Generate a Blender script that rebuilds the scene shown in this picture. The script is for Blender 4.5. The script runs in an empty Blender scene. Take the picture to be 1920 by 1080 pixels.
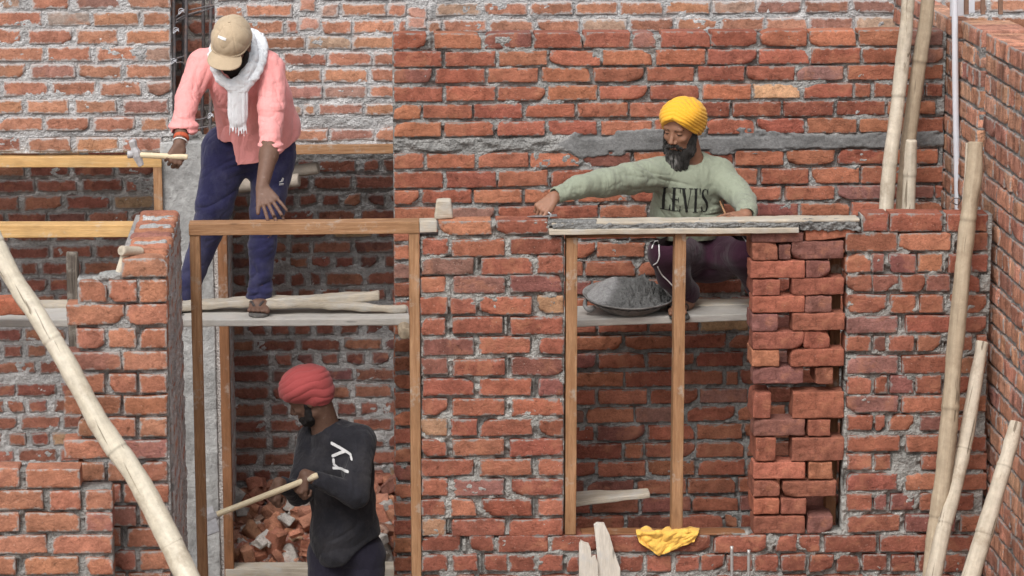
EXPO = 0.17
import bpy, math, random
import numpy as np
from mathutils import Vector, Matrix

S = bpy.context.scene
COL = S.collection
PI = math.pi
rng = np.random.default_rng(7)

# ------------------------------------------------------------------ camera
PITCH = math.radians(12.0); YAW = math.radians(3.49); F = 5363.0
CAMH = 4.78
fw = np.array([math.sin(YAW)*math.cos(PITCH), math.cos(YAW)*math.cos(PITCH), -math.sin(PITCH)])
rt = np.array([math.cos(YAW), -math.sin(YAW), 0.0])
up = np.cross(rt, fw)
CAM = np.array([0, 0, CAMH])

def ray(px, py):
    return fw + rt*((px-960)/F) - up*((py-540)/F)
def P(px, py, Y):
    "the point of the place that stands at depth Y and is seen at photograph pixel px, py"
    d = ray(px, py); return CAM + d*(Y/d[1])
def PX(px, py, X):
    d = ray(px, py); return CAM + d*(X/d[0])
def PZ(px, py, Z):
    d = ray(px, py); return CAM + d*((Z-CAMH)/d[2])
def V(*a): return np.array(a, float)

# ------------------------------------------------------------------ noise
def _hash(ix, iy, iz, seed):
    h = (ix*374761393 + iy*668265263 + iz*2147483647 + seed*974634777) & 0xffffffff
    h = ((h ^ (h >> 13))*1274126177) & 0xffffffff
    h = ((h ^ (h >> 16))*2246822519) & 0xffffffff
    return ((h ^ (h >> 15)) & 0xffffff)/float(0x7fffff) - 1.0
def vnoise(p, seed=0):
    p = np.asarray(p, float); i = np.floor(p).astype(np.int64); f = p - i
    f = f*f*(3-2*f); x, y, z = i[..., 0], i[..., 1], i[..., 2]
    r = 0
    for dx in (0, 1):
        wx = f[..., 0] if dx else 1-f[..., 0]
        for dy in (0, 1):
            wy = f[..., 1] if dy else 1-f[..., 1]
            for dz in (0, 1):
                wz = f[..., 2] if dz else 1-f[..., 2]
                r = r + wx*wy*wz*_hash(x+dx, y+dy, z+dz, seed)
    return r
def fbm(p, oct=3, seed=0, gain=.5):
    r = 0; a = 1.0; p = np.asarray(p, float)
    for o in range(oct):
        r = r + a*vnoise(p*(2.03**o) + 17.3*o, seed+o); a *= gain
    return r
def sstep(x, a, b):
    t = np.clip((x-a)/(b-a), 0, 1); return t*t*(3-2*t)

# ------------------------------------------------------------------ mesh helpers
def mk(name, verts, faces, mat, parent=None, smooth=True, cols=None, mats=None, tri=None):
    """faces: (N,4) int array and/or tri (M,3); mats: material index per face"""
    me = bpy.data.meshes.new(name)
    v = np.asarray(verts, np.float32).reshape(-1, 3)
    loops = []; sizes = []
    if faces is not None and len(faces):
        fa = np.asarray(faces, np.int32); loops.append(fa.ravel()); sizes.append(np.full(len(fa), 4, np.int32))
    if tri is not None and len(tri):
        ta = np.asarray(tri, np.int32); loops.append(ta.ravel()); sizes.append(np.full(len(ta), 3, np.int32))
    lo = np.concatenate(loops); sz = np.concatenate(sizes)
    me.vertices.add(len(v)); me.vertices.foreach_set('co', v.ravel())
    me.loops.add(len(lo)); me.loops.foreach_set('vertex_index', lo)
    me.polygons.add(len(sz)); st = np.zeros(len(sz), np.int32); st[1:] = np.cumsum(sz)[:-1]
    me.polygons.foreach_set('loop_start', st)
    try: me.polygons.foreach_set('loop_total', sz)
    except Exception: pass
    me.polygons.foreach_set('use_smooth', np.full(len(sz), smooth, bool))
    for m in (mat if isinstance(mat, (list, tuple)) else [mat]): me.materials.append(m)
    if mats is not None: me.polygons.foreach_set('material_index', np.asarray(mats, np.int32))
    me.update(calc_edges=True)
    if cols is not None:
        c = np.asarray(cols, np.float32)
        if c.shape[1] == 3: c = np.hstack([c, np.ones((len(c), 1), np.float32)])
        at = me.color_attributes.new('col', 'FLOAT_COLOR', 'POINT'); at.data.foreach_set('color', c.ravel())
    me.validate()
    o = bpy.data.objects.new(name, me); COL.objects.link(o)
    if parent is not None: put_under(o, parent)
    return o
def put_under(o, parent):
    o.parent = parent
    bpy.context.view_layer.update()
    o.matrix_parent_inverse = parent.matrix_world.inverted()
def tag(o, label, cat, group=None, kind=None):
    if label: o['label'] = label
    if cat: o['category'] = cat
    if group: o['group'] = group
    if cat: o['kind'] = kind or 'thing'
    return o
def empty(name, loc, label, cat, group=None):
    o = bpy.data.objects.new(name, None); COL.objects.link(o); o.location = Vector(loc); o.empty_display_size = .1
    tag(o, label, cat, group); bpy.context.view_layer.update(); return o

class MB:
    "collects pieces into one mesh"
    def __init__(s): s.v = []; s.q = []; s.t = []; s.c = []; s.mq = []; s.mt = []; s.n = 0
    def add(s, v, q=None, t=None, c=None, m=0):
        v = np.asarray(v, float).reshape(-1, 3)
        if q is not None and len(q): s.q.append(np.asarray(q)+s.n); s.mq.append(np.full(len(q), m))
        if t is not None and len(t): s.t.append(np.asarray(t)+s.n); s.mt.append(np.full(len(t), m))
        s.v.append(v); s.n += len(v)
        if c is None: c = (1, 1, 1, 1)
        c = np.asarray(c, float)
        if c.ndim == 1: c = np.tile(c, (len(v), 1))
        if c.shape[1] == 3: c = np.hstack([c, np.ones((len(c), 1))])
        s.c.append(c)
    def build(s, name, mat, parent=None, smooth=True):
        q = np.concatenate(s.q) if s.q else None; t = np.concatenate(s.t) if s.t else None
        m = np.concatenate((s.mq if s.q else []) + (s.mt if s.t else []))
        return mk(name, np.concatenate(s.v), q, mat, parent, smooth, np.concatenate(s.c), m, t)

def grid_faces(nu, nv, wrap=False, flip=False):
    "vertex index = j*nu+i ; wrap closes the i direction"
    i = np.arange(nu if wrap else nu-1); j = np.arange(nv-1); I, J = np.meshgrid(i, j)
    a = J*nu+I; b = J*nu+(I+1) % nu; c = (J+1)*nu+(I+1) % nu; d = (J+1)*nu+I
    f = np.stack([a, b, c, d], -1).reshape(-1, 4)
    return f[:, ::-1] if flip else f

def seg(n, L, r):
    "sample positions -L/2..L/2, denser near the rounded ends"
    h = L/2; e = [-h, -h+r*.3, -h+r*.7, -h+r*1.2]
    mid = list(np.linspace(-h+r*1.2, h-r*1.2, n+1))[1:-1] if h > r*1.25 else []
    a = np.array(e+mid+[-x for x in e[::-1]])
    return a
def rbox(L, W, H, r=.004, n=(8, 3, 2), jit=0.0, nscale=8., seed=0, warp=None):
    "rounded box centred on the origin, surface jittered by noise; returns verts, quads"
    xs, ys, zs = seg(n[0], L, r), seg(n[1], W, r), seg(n[2], H, r)
    V_, Q_ = [], []; off = 0
    def face(A, B, f, flip):
        nonlocal off
        a, b = np.meshgrid(A, B)
        V_.append(f(a.ravel(), b.ravel())); Q_.append(grid_faces(len(A), len(B), flip=flip)+off); off += a.size
    o = lambda a: np.ones_like(a)
    face(xs, ys, lambda a, b: np.stack([a, b, o(a)*H/2], -1), False)
    face(xs, ys, lambda a, b: np.stack([a, b, -o(a)*H/2], -1), True)
    face(xs, zs, lambda a, b: np.stack([a, -o(a)*W/2, b], -1), False)
    face(xs, zs, lambda a, b: np.stack([a, o(a)*W/2, b], -1), True)
    face(ys, zs, lambda a, b: np.stack([o(a)*L/2, a, b], -1), False)
    face(ys, zs, lambda a, b: np.stack([-o(a)*L/2, a, b], -1), True)
    v = np.concatenate(V_); q = np.concatenate(Q_)
    key = np.round(v*1e6).astype(np.int64); _, idx, inv = np.unique(key, axis=0, return_index=True, return_inverse=True)
    inv = inv.ravel(); v = v[idx]; q = inv[q]
    h = np.array([L, W, H])/2; c = np.clip(v, -(h-r), h-r); d = v-c; l = np.linalg.norm(d, axis=1, keepdims=True); l[l == 0] = 1
    nrm = d/l; v = c+nrm*np.minimum(l, r)
    if jit:
        k = fbm(v*nscale+seed*7.7, 3, seed)
        v = v+nrm*(k*jit)[:, None]
    if warp is not None: v = warp(v)
    return v, q
def frame_of(p0, p1, side=None):
    "matrix whose x axis runs p0->p1, origin at the middle"
    p0, p1 = np.array(p0), np.array(p1); x = p1-p0; x = x/np.linalg.norm(x)
    s = np.array(side if side is not None else (0, 0, 1.)); y = np.cross(s, x)
    if np.linalg.norm(y) < 1e-4: y = np.cross((0, 1., 0), x)
    y /= np.linalg.norm(y); z = np.cross(x, y); m = Matrix.Identity(4); c = (p0+p1)/2
    for i in range(3): m[i][0], m[i][1], m[i][2], m[i][3] = x[i], y[i], z[i], c[i]
    return m
def beam(name, p0, p1, W, H, mat, parent=None, side=None, r=.003, jit=.001, n=(30, 4, 3), seed=0, warp=None, nscale=10.):
    L = float(np.linalg.norm(np.array(p1)-np.array(p0)))
    v, q = rbox(L, W, H, r, n, jit, nscale, seed, warp)
    o = mk(name, v, q, mat); o.matrix_world = frame_of(p0, p1, side)
    if parent is not None: put_under(o, parent)
    return o
def tube(pts, rads, nseg=14, cap=True, jit=0., nscale=10., seed=0, ell=1.0):
    "loft along points; returns verts, quads, tris"
    pts = np.asarray(pts, float); n = len(pts); rads = np.broadcast_to(np.asarray(rads, float), (n,))
    T = np.gradient(pts, axis=0); T /= np.linalg.norm(T, axis=1, keepdims=True)
    u = np.cross(T[0], (0.13, .97, .21)); u /= np.linalg.norm(u)
    a = np.linspace(0, 2*PI, nseg, endpoint=False); out = []
    for i in range(n):
        u = u-T[i]*np.dot(u, T[i]); u /= np.linalg.norm(u); w = np.cross(T[i], u)
        out.append(pts[i]+rads[i]*(np.cos(a)[:, None]*u+ell*np.sin(a)[:, None]*w))
    v = np.concatenate(out)
    if jit:
        c = np.repeat(pts, nseg, 0); d = v-c; v = c+d*(1+jit*fbm(v*nscale, 3, seed)/np.maximum(np.repeat(rads, nseg), 1e-5))[:, None]
    q = grid_faces(nseg, n, wrap=True); t = []
    if cap:
        k = len(v); v = np.vstack([v, pts[0], pts[-1]]); i = np.arange(nseg); j = (i+1) % nseg
        t = np.vstack([np.stack([j, i, np.full(nseg, k)], -1), np.stack([(n-1)*nseg+i, (n-1)*nseg+j, np.full(nseg, k+1)], -1)])
    return v, q, t
def spline(pts, n):
    pts = np.asarray(pts, float); m = len(pts)
    t = np.linspace(0, m-1, n); i = np.clip(t.astype(int), 0, m-2); f = (t-i)[:, None]
    g = lambda k: pts[np.clip(k, 0, m-1)]
    a, b, c, d = g(i-1), g(i), g(i+1), g(i+2)
    return .5*((2*b)+(-a+c)*f+(2*a-5*b+4*c-d)*f**2+(-a+3*b-3*c+d)*f**3)

# ------------------------------------------------------------------ materials
def newmat(name):
    m = bpy.data.materials.new(name); m.use_nodes = True; nt = m.node_tree; nt.nodes.clear()
    out = nt.nodes.new('ShaderNodeOutputMaterial'); b = nt.nodes.new('ShaderNodeBsdfPrincipled'); nt.links.new(b.outputs[0], out.inputs[0])
    return m, nt, b
class N:
    "tiny node helper"
    def __init__(s, nt): s.nt = nt; s.tc = nt.nodes.new('ShaderNodeTexCoord')
    def link(s, a, b): s.nt.links.new(a, b)
    def mapping(s, scale=(1, 1, 1), src='Object', loc=(0, 0, 0), rot=(0, 0, 0)):
        m = s.nt.nodes.new('ShaderNodeMapping'); m.inputs['Scale'].default_value = scale; m.inputs['Location'].default_value = loc; m.inputs['Rotation'].default_value = rot
        s.link(s.tc.outputs[src], m.inputs[0]); return m.outputs[0]
    def noise(s, scale, detail=5, rough=.6, vec=None, dist=0., out='Fac'):
        n = s.nt.nodes.new('ShaderNodeTexNoise'); n.inputs['Scale'].default_value = scale; n.inputs['Detail'].default_value = detail
        n.inputs['Roughness'].default_value = rough; n.inputs['Distortion'].default_value = dist
        s.link(vec if vec is not None else s.tc.outputs['Object'], n.inputs['Vector']); return n.outputs[out]
    def vor(s, scale, feat='F1', vec=None):
        n = s.nt.nodes.new('ShaderNodeTexVoronoi'); n.feature = feat; n.inputs['Scale'].default_value = scale
        s.link(vec if vec is not None else s.tc.outputs['Object'], n.inputs['Vector']); return n.outputs['Distance']
    def ramp(s, x, stops):
        r = s.nt.nodes.new('ShaderNodeValToRGB'); e = r.color_ramp.elements
        while len(e) < len(stops): e.new(.5)
        for k, (p, c) in enumerate(stops):
            e[k].position = p; e[k].color = (c, c, c, 1) if isinstance(c, (int, float)) else (*c, 1)
        s.link(x, r.inputs[0]); return r.outputs[0]
    def mix(s, fac, a, b, mode='MIX'):
        m = s.nt.nodes.new('ShaderNodeMix'); m.data_type = 'RGBA'; m.blend_type = mode; m.clamp_result = False
        for x, i in ((fac, 0), (a, 6), (b, 7)):
            if isinstance(x, (int, float)): m.inputs[i].default_value = x if i == 0 else (x, x, x, 1)
            elif isinstance(x, tuple): m.inputs[i].default_value = (*x, 1)[:4]
            else: s.link(x, m.inputs[i])
        return m.outputs[2]
    def math(s, op, a, b=0., c=None):
        m = s.nt.nodes.new('ShaderNodeMath'); m.operation = op
        for i, x in enumerate((a, b) if c is None else (a, b, c)):
            if isinstance(x, (int, float)): m.inputs[i].default_value = x
            else: s.link(x, m.inputs[i])
        return m.outputs[0]
    def attr(s, name='col', out='Color'):
        a = s.nt.nodes.new('ShaderNodeAttribute'); a.attribute_name = name; return a.outputs[out]
    def bump(s, h, dist=.004, strength=1., normal=None):
        b = s.nt.nodes.new('ShaderNodeBump'); b.inputs['Distance'].default_value = dist; b.inputs['Strength'].default_value = strength
        s.link(h, b.inputs['Height'])
        if normal is not None: s.link(normal, b.inputs['Normal'])
        return b.outputs[0]

def brick_mat(name, smear=.5, smear_col=(.36, .34, .32), con=1., bump=1., zs=1.):
    m, nt, b = newmat(name); n = N(nt)
    c = n.attr(); al = n.attr(out='Alpha')
    big = n.noise(14, 4, .6, n.mapping((1, 1, zs))); fine = n.noise(120, 4, .7); mid = n.noise(45, 5, .65, n.mapping((1, 1, zs)), dist=.6)
    c1 = n.mix(1., c, n.ramp(big, [(.3, 1-.30*con), (.7, 1+.30*con)]), 'MULTIPLY')
    c1 = n.mix(1., c1, n.ramp(fine, [(.3, .8), (.7, 1.18)]), 'MULTIPLY')
    c1 = n.mix(1., c1, n.ramp(mid, [(.28, .45), (.42, .97), (.7, 1.12)]), 'MULTIPLY')
    crk = n.noise(11, 7, .68, n.mapping((1, 1, 2.0)), dist=2.2)      # fine dark cracks along the face
    c1 = n.mix(n.ramp(n.math('ABSOLUTE', n.math('SUBTRACT', crk, .5)), [(.0, .62), (.010, .0)]), c1, (.10, .035, .025))
    # pale, sandier patches and little white specks
    c1 = n.mix(n.ramp(n.noise(9, 5, .65, dist=.5), [(.54, 0.), (.70, .55)]), c1, (.46, .205, .12))
    c1 = n.mix(n.ramp(n.noise(150, 2, .5), [(.70, 0.), (.75, .55)]), c1, (.55, .45, .38))
    # cement left on the face: strongest along the edges (alpha = distance from the edge)
    e = n.math('ADD', n.math('MULTIPLY', n.math('SUBTRACT', 1., al), .34), n.noise(28, 6, .72))
    f = n.ramp(e, [(.90-.40*smear, 0.), (1.00-.36*smear, .9)])
    c1 = n.mix(f, c1, n.mix(n.noise(80, 3, .6), smear_col, tuple(x*.6 for x in smear_col)))
    nt.links.new(c1, b.inputs['Base Color']); b.inputs['Roughness'].default_value = .93; b.inputs['Specular IOR Level'].default_value = .2
    cr = n.noise(20, 7, .66, n.mapping((1, 1, 1.35)), dist=.7)
    h = n.math('ADD', n.math('MULTIPLY', cr, 1.), n.math('MULTIPLY', fine, .30))
    nt.links.new(n.bump(h, .0095*bump, 1.), b.inputs['Normal']); return m
def mortar_mat(name, tint=(1, 1, 1)):
    m, nt, b = newmat(name); n = N(nt); c = n.attr()
    a = n.noise(9, 5, .65); f = n.noise(70, 5, .7); g = n.noise(260, 2, .6)
    c1 = n.mix(1., c, n.ramp(a, [(.3, .74), (.7, 1.28)]), 'MULTIPLY')
    c1 = n.mix(1., c1, n.ramp(f, [(.3, .72), (.65, 1.16)]), 'MULTIPLY')
    c1 = n.mix(1., c1, n.ramp(g, [(.3, .88), (.7, 1.1)]), 'MULTIPLY')
    c1 = n.mix(1., c1, tint, 'MULTIPLY')
    nt.links.new(c1, b.inputs['Base Color']); b.inputs['Roughness'].default_value = .95; b.inputs['Specular IOR Level'].default_value = .15
    vo = n.vor(95, 'F1'); h = n.math('SUBTRACT', n.math('ADD', n.math('MULTIPLY', f, 1.3), n.math('MULTIPLY', g, .35)), n.math('MULTIPLY', vo, .8)); h = n.math('MULTIPLY', h, n.attr(out='Alpha')); nt.links.new(n.bump(h, .009, 1.), b.inputs['Normal']); return m
def wood_mat(name, c0, c1, c2, grain=1., rough=.75, dirt=0., dirtcol=(.3, .29, .28)):
    "grain runs along local x"
    m, nt, b = newmat(name); n = N(nt)
    v = n.mapping((1.2, 22, 22)); w = n.noise(3.2, 6, .6, v, dist=.7); fi = n.noise(14, 4, .7, n.mapping((1.5, 40, 40)))
    c = n.ramp(w, [(.28, c0), (.5, c1), (.72, c2)])
    c = n.mix(1., c, n.ramp(fi, [(.3, 1-.28*grain), (.7, 1+.18*grain)]), 'MULTIPLY')
    c = n.mix(1., c, n.ramp(n.noise(5, 3, .6), [(.3, .84), (.7, 1.14)]), 'MULTIPLY')
    kn = n.vor(3.1, 'F1', n.mapping((1, 5, 5))); c = n.mix(n.ramp(kn, [(.05, .8), (.11, 0.)]), c, tuple(x*.35 for x in c0))
    c = n.mix(n.ramp(n.noise(4.5, 6, .75, n.mapping((1, 3, 3))), [(.52, 0.), (.70, .5)]), c, tuple(x*.55 for x in c1))
    if dirt: c = n.mix(n.ramp(n.noise(11, 6, .7), [(.62-.3*dirt, 0.), (.74-.1*dirt, .8)]), c, dirtcol)
    nt.links.new(c, b.inputs['Base Color']); b.inputs['Roughness'].default_value = rough; b.inputs['Specular IOR Level'].default_value = .25
    nt.links.new(n.bump(n.math('ADD', w, n.math('MULTIPLY', fi, .5)), .003, .6), b.inputs['Normal']); return m
def cloth_mat(name, col, var=.12, weave=900., bump=.5, fold=14., rough=.9, dust=None, dustamt=.0, attr=False, foldv=(1, 1, .45), foldd=.012):
    m, nt, b = newmat(name); n = N(nt)
    base = n.mix(1., n.attr(), (1, 1, 1), 'MULTIPLY') if attr else None
    c = base if attr else n.mix(0., col, col)
    c = n.mix(1., c, n.ramp(n.noise(10, 5, .6), [(.3, 1-var), (.7, 1+var)]), 'MULTIPLY')
    c = n.mix(1., c, n.ramp(n.noise(220, 3, .6), [(.3, 1-var*.6), (.7, 1+var*.6)]), 'MULTIPLY')
    if dust: c = n.mix(n.ramp(n.noise(7, 6, .7), [(.5-.15*dustamt, 0.), (.75, dustamt)]), c, dust)
    nt.links.new(c, b.inputs['Base Color']); b.inputs['Roughness'].default_value = rough; b.inputs['Specular IOR Level'].default_value = .12
    b.inputs['Sheen Weight'].default_value = .15
    f1 = n.noise(fold, 3, .5, n.mapping(foldv), dist=1.2)
    w = n.noise(weave, 2, .5)
    nn = n.bump(f1, foldd, bump); nt.links.new(n.bump(w, .0012, .4, nn), b.inputs['Normal']); return m
def plain_mat(name, col, rough=.6, metal=0., var=.15, scale=30., bump=.3, bd=.002, spec=.4, spots=None, sss=0.):
    m, nt, b = newmat(name); n = N(nt)
    c = n.mix(1., n.mix(0., col, col), n.ramp(n.noise(scale, 5, .65), [(.3, 1-var), (.7, 1+var)]), 'MULTIPLY')
    if spots: c = n.mix(n.ramp(n.noise(spots[0], 6, .7), [(spots[1], 0.), (spots[1]+.12, spots[3])]), c, spots[2])
    nt.links.new(c, b.inputs['Base Color']); b.inputs['Roughness'].default_value = rough; b.inputs['Metallic'].default_value = metal
    b.inputs['Specular IOR Level'].default_value = spec
    if sss: b.inputs['Subsurface Weight'].default_value = sss; b.inputs['Subsurface Radius'].default_value = (.02, .008, .004); b.inputs['Subsurface Scale'].default_value = .3
    nt.links.new(n.bump(n.noise(scale*3, 4, .65), bd, bump), b.inputs['Normal']); return m

# ------------------------------------------------------------------ brickwork
SU = np.array([-1, -.975, -.93, -.82, -.6, -.35, -.12, .12, .35, .6, .82, .93, .975, 1])
SV = np.array([-1, -.93, -.8, -.45, 0, .45, .8, .93, 1])
PAL = {
 'front': [((.42, .115, .060), 5), ((.36, .085, .045), 5), ((.47, .145, .075), 3), ((.27, .070, .050), 3), ((.31, .110, .085), 1), ((.52, .24, .13), .4)],
 'back':  [((.43, .115, .058), 6), ((.48, .140, .070), 4), ((.37, .085, .045), 4), ((.30, .080, .055), 1.5), ((.34, .13, .10), 1), ((.58, .30, .17), .25)],
 'wash':  [((.52, .19, .112), 5), ((.47, .165, .10), 5), ((.56, .22, .128), 4), ((.42, .165, .12), 2), ((.50, .27, .19), 1)],
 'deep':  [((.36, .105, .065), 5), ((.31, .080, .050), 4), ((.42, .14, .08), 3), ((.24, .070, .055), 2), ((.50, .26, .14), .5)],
 'left':  [((.50, .165, .090), 5), ((.46, .145, .080), 4), ((.54, .20, .11), 2), ((.40, .14, .10), 1)],
 'side':  [((.68, .28, .17), 5), ((.62, .24, .15), 5), ((.72, .33, .21), 3), ((.52, .20, .14), 2)],
 'dry':   [((.40, .100, .052), 5), ((.34, .082, .046), 4), ((.45, .130, .068), 3), ((.26, .072, .055), 2.5)],
}
def pick(pal, n, r):
    cs = np.array([c for c, w in PAL[pal]]); ws = np.array([w for c, w in PAL[pal]], float); ws /= ws.sum()
    c = cs[r.choice(len(cs), n, p=ws)]*np.array([.76, .84, .86])+np.array([.006, .027, .027]); return c*(1+r.normal(0, .10, (n, 1)))*(1+r.normal(0, .03, (n, 3)))
def brick_arrays(bl, depth, cols, r, proud=.003, rough=1., wob=1.):
    """bl: list of (u0,u1,v0,v1). local coordinates (u, v, w) with w outward"""
    B = np.asarray(bl, float); n = len(B)
    cu = (B[:, 0]+B[:, 1])/2; cv = (B[:, 2]+B[:, 3])/2; hw = (B[:, 1]-B[:, 0])/2; hh = (B[:, 3]-B[:, 2])/2
    Sg, Tg = np.meshgrid(SU, SV); x = Sg[None]*hw[:, None, None]; y = Tg[None]*hh[:, None, None]
    HW = hw[:, None, None]; HH = hh[:, None, None]
    rr = np.clip(r.uniform(.002, .009, n), 0, np.minimum(hw, hh)*.6)[:, None, None]
    ax, ay = np.abs(x), np.abs(y); qx = np.maximum(ax-(HW-rr), 0); qy = np.maximum(ay-(HH-rr), 0); ql = np.sqrt(qx*qx+qy*qy)+1e-9
    k = np.where((qx > 0) & (qy > 0), np.minimum(1, rr/ql), 1.)
    nx = np.sign(x)*(np.minimum(ax, HW-rr)+qx*k); ny = np.sign(y)*(np.minimum(ay, HH-rr)+qy*k)
    ed = np.minimum(HW-ax, HH-ay)
    off = r.uniform(-50, 50, (n, 1, 1, 3))
    pp = np.stack([x, y, np.zeros_like(x)], -1)+off
    w1 = vnoise(pp*16, 3); w2 = vnoise(pp*16+9.1, 4); w3 = vnoise(pp*60, 5)
    edge = np.exp(-ed/.012)
    nx = nx+(w1*.0035+w3*.0012)*edge*wob; ny = ny+(w2*.0032+vnoise(pp*60+3.3, 6)*.0012)*edge*wob
    z = r.normal(proud, .0022, n)[:, None, None]-.0045*np.exp(-ed/.0020)
    cre = fbm(pp*np.array([18, 34, 1]), 3, 11); z = z+(cre*.0017-.004*np.maximum(0, .22-np.abs(vnoise(pp*np.array([14, 30, 1])+5, 14)))*2.2)*rough
    # broken corners and edges
    for kx in range(2):
        on = (r.random(n) < .28)[:, None, None]; sx = r.choice([-1, 1], n)[:, None, None]; sy = r.choice([-1, 1], n)[:, None, None]
        a = r.uniform(.015, .06, n)[:, None, None]; b_ = r.uniform(.012, .04, n)[:, None, None]
        cc = (HW-sx*x)/a+(HH-sy*y)/b_+w3*.25; dd = np.clip(1-cc, 0, 1)*on; ds = np.minimum(dd*3.5, 1)
        z = z-dd*.014-ds*.009*on; nx = nx-sx*dd*.012; ny = ny-sy*dd*.010
    tilt = r.normal(0, .007, n)[:, None, None]
    yy = ny+nx*tilt; xx = nx-ny*tilt
    U = cu[:, None, None]+xx; Vv = cv[:, None, None]+yy
    nv, nu = len(SV), len(SU); front = np.stack([U, Vv, z], -1).reshape(n, -1, 3)
    idx = np.arange(nu*nv).reshape(nv, nu); ring = np.concatenate([idx[0, :-1], idx[:-1, -1], idx[-1, :0:-1], idx[:0:-1, 0]])
    m = len(ring); bk = front[:, ring].copy(); bk[..., 2] = -depth; md = front[:, ring].copy(); md[..., 2] = md[..., 2]-.006
    allv = np.concatenate([front, md, bk], 1); K = nu*nv; per = K+2*m
    f1 = grid_faces(nu, nv); i = np.arange(m); j = (i+1) % m
    f2 = np.stack([ring[j], ring[i], K+i, K+j], -1); f3 = np.stack([K+j, K+i, K+m+i, K+m+j], -1)
    f = np.concatenate([f1, f2, f3]); Q = (f[None]+(np.arange(n)*per)[:, None, None]).reshape(-1, 4)
    ea = np.clip(ed/.02, 0, 1).reshape(n, -1); al = np.concatenate([ea, np.full((n, 2*m), .8)], 1)
    C = np.concatenate([np.repeat(cols[:, None, :], per, 1), al[..., None]], -1)
    return allv.reshape(-1, 3), Q, C.reshape(-1, 4)

def make_wall(name, label, cat, O, u, n, bricks, regions, mats, pal='front', thick=.11, seed=1, res=.008, mdepth=.010, mamp=.006,
              mcol=(.30, .29, .275), patch=None, proud=.003, cap=None, colors=None, rough=1., group=None, wob=1., gap=0.):
    """bricks (u0,u1,v0,v1); regions: rects of mortar. One mesh: material 0 brick, 1 mortar."""
    O, u, n = np.array(O, float), np.array(u, float), np.array(n, float); vz = np.array([0, 0, 1.])
    r = np.random.default_rng(seed); mb = MB(); flip = np.dot(np.cross(u, vz), n) < 0
    tow = lambda L: O+L[:, :1]*u+L[:, 1:2]*vz+L[:, 2:3]*n
    if len(bricks):
        cols = pick(pal, len(bricks), r)
        if colors:
            for k, c in colors.items(): cols[k] = c
        v, q, c = brick_arrays(bricks, thick-.006, cols, r, proud, rough, wob)
        mb.add(tow(v), q[:, ::-1] if flip else q, c=c, m=0)
    for (u0, u1, v0, v1) in regions:
        nu = max(3, int((u1-u0)/res)+1); nv = max(3, int((v1-v0)/res)+1)
        uu, vv = np.meshgrid(np.linspace(u0, u1, nu), np.linspace(v0, v1, nv)); uu = uu.ravel(); vv = vv.ravel()
        p = np.stack([uu, vv, np.full_like(uu, seed*3.1)], -1)
        a = fbm(p*np.array([9, 14, 1]), 3, seed); bb = fbm(p*np.array([45, 70, 1]), 3, seed+5, .6)
        w = -mdepth+mamp*(a*.75+bb*.62)
        col = np.tile(np.array([*mcol, 1.]), (len(uu), 1)); col[:, :3] *= (1+.18*fbm(p*np.array([5, 11, 1]), 2, seed+9))[:, None]
        if patch is not None: w, col = patch(uu, vv, w, col)
        if gap and len(bricks):
            nearb = np.full((nv, nu), False); Bk = np.asarray(bricks); du, dv = (u1-u0)/(nu-1), (v1-v0)/(nv-1); e_ = .0095
            for b0, b1, c0, c1 in Bk:
                i0, i1 = int(max(0, (b0-e_-u0)/du)), int(min(nu, (b1+e_-u0)/du+1)); j0, j1 = int(max(0, (c0-e_-v0)/dv)), int(min(nv, (c1+e_-v0)/dv+1))
                if i1 > i0 and j1 > j0: nearb[j0:j1, i0:i1] = True
            gn = fbm(p*np.array([13, 17, 1])+40, 3, seed+31); w = w-gap*nearb.ravel()*np.clip(gn*1.8+.30, 0, 1)
        vv2 = vv+.002*bb*((vv > v0+1e-6) & (vv < v1-1e-6))
        g = np.stack([uu, vv2, w], -1); idx = np.arange(nu*nv).reshape(nv, nu)
        ring = np.concatenate([idx[0, :-1], idx[:-1, -1], idx[-1, :0:-1], idx[:0:-1, 0]]); m = len(ring)
        bk = g[ring].copy(); bk[:, 2] = -thick+.004; K = nu*nv; i = np.arange(m); j = (i+1) % m
        allv = np.vstack([g, bk, [[(u0+u1)/2, (v0+v1)/2, -thick+.004]]]); q = np.vstack([grid_faces(nu, nv), np.stack([ring[j], ring[i], K+i, K+j], -1)])
        t = np.stack([K+j, K+i, np.full(m, K+m)], -1); cc = np.vstack([col, col[ring], col[:1]])
        mb.add(tow(allv), q[:, ::-1] if flip else q, t[:, ::-1] if flip else t, cc, 1)
    o = mb.build(name, mats)
    return tag(o, label, cat, group)
def row(u0, u1, v0, v1, kind, off, r, holes=(), gap=.012, SL=.228, HL=.108):
    "one course from u0 to u1; off = length of the first piece; holes = (a,b) spans left empty"
    out = []; x = u0; first = True; k = 0
    while x < u1-.02:
        if kind == 'S': L = SL
        elif kind == 'H': L = HL
        else: L = [SL, HL, HL, SL*.98, HL*.9][r.integers(0, 5)]
        L *= 1+r.normal(0, .02)
        if first: L = off if off else L; first = False
        if kind == 'S' and r.random() < .045: L = r.uniform(.05, .13)
        e = min(x+L, u1)
        spans = [(x, e)]
        for (a, b) in holes:
            ns = []
            for (s, t) in spans:
                if t <= a or s >= b: ns.append((s, t)); continue
                if s < a: ns.append((s, a))
                if t > b: ns.append((b, t))
            spans = ns
        for (s, t) in spans:
            if t-s > .022: out.append((s, t, v0+r.normal(0, .0012), v1+r.normal(0, .0012)))
        x = e+gap*(1+r.uniform(-.35, .55))
    return out
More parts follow.
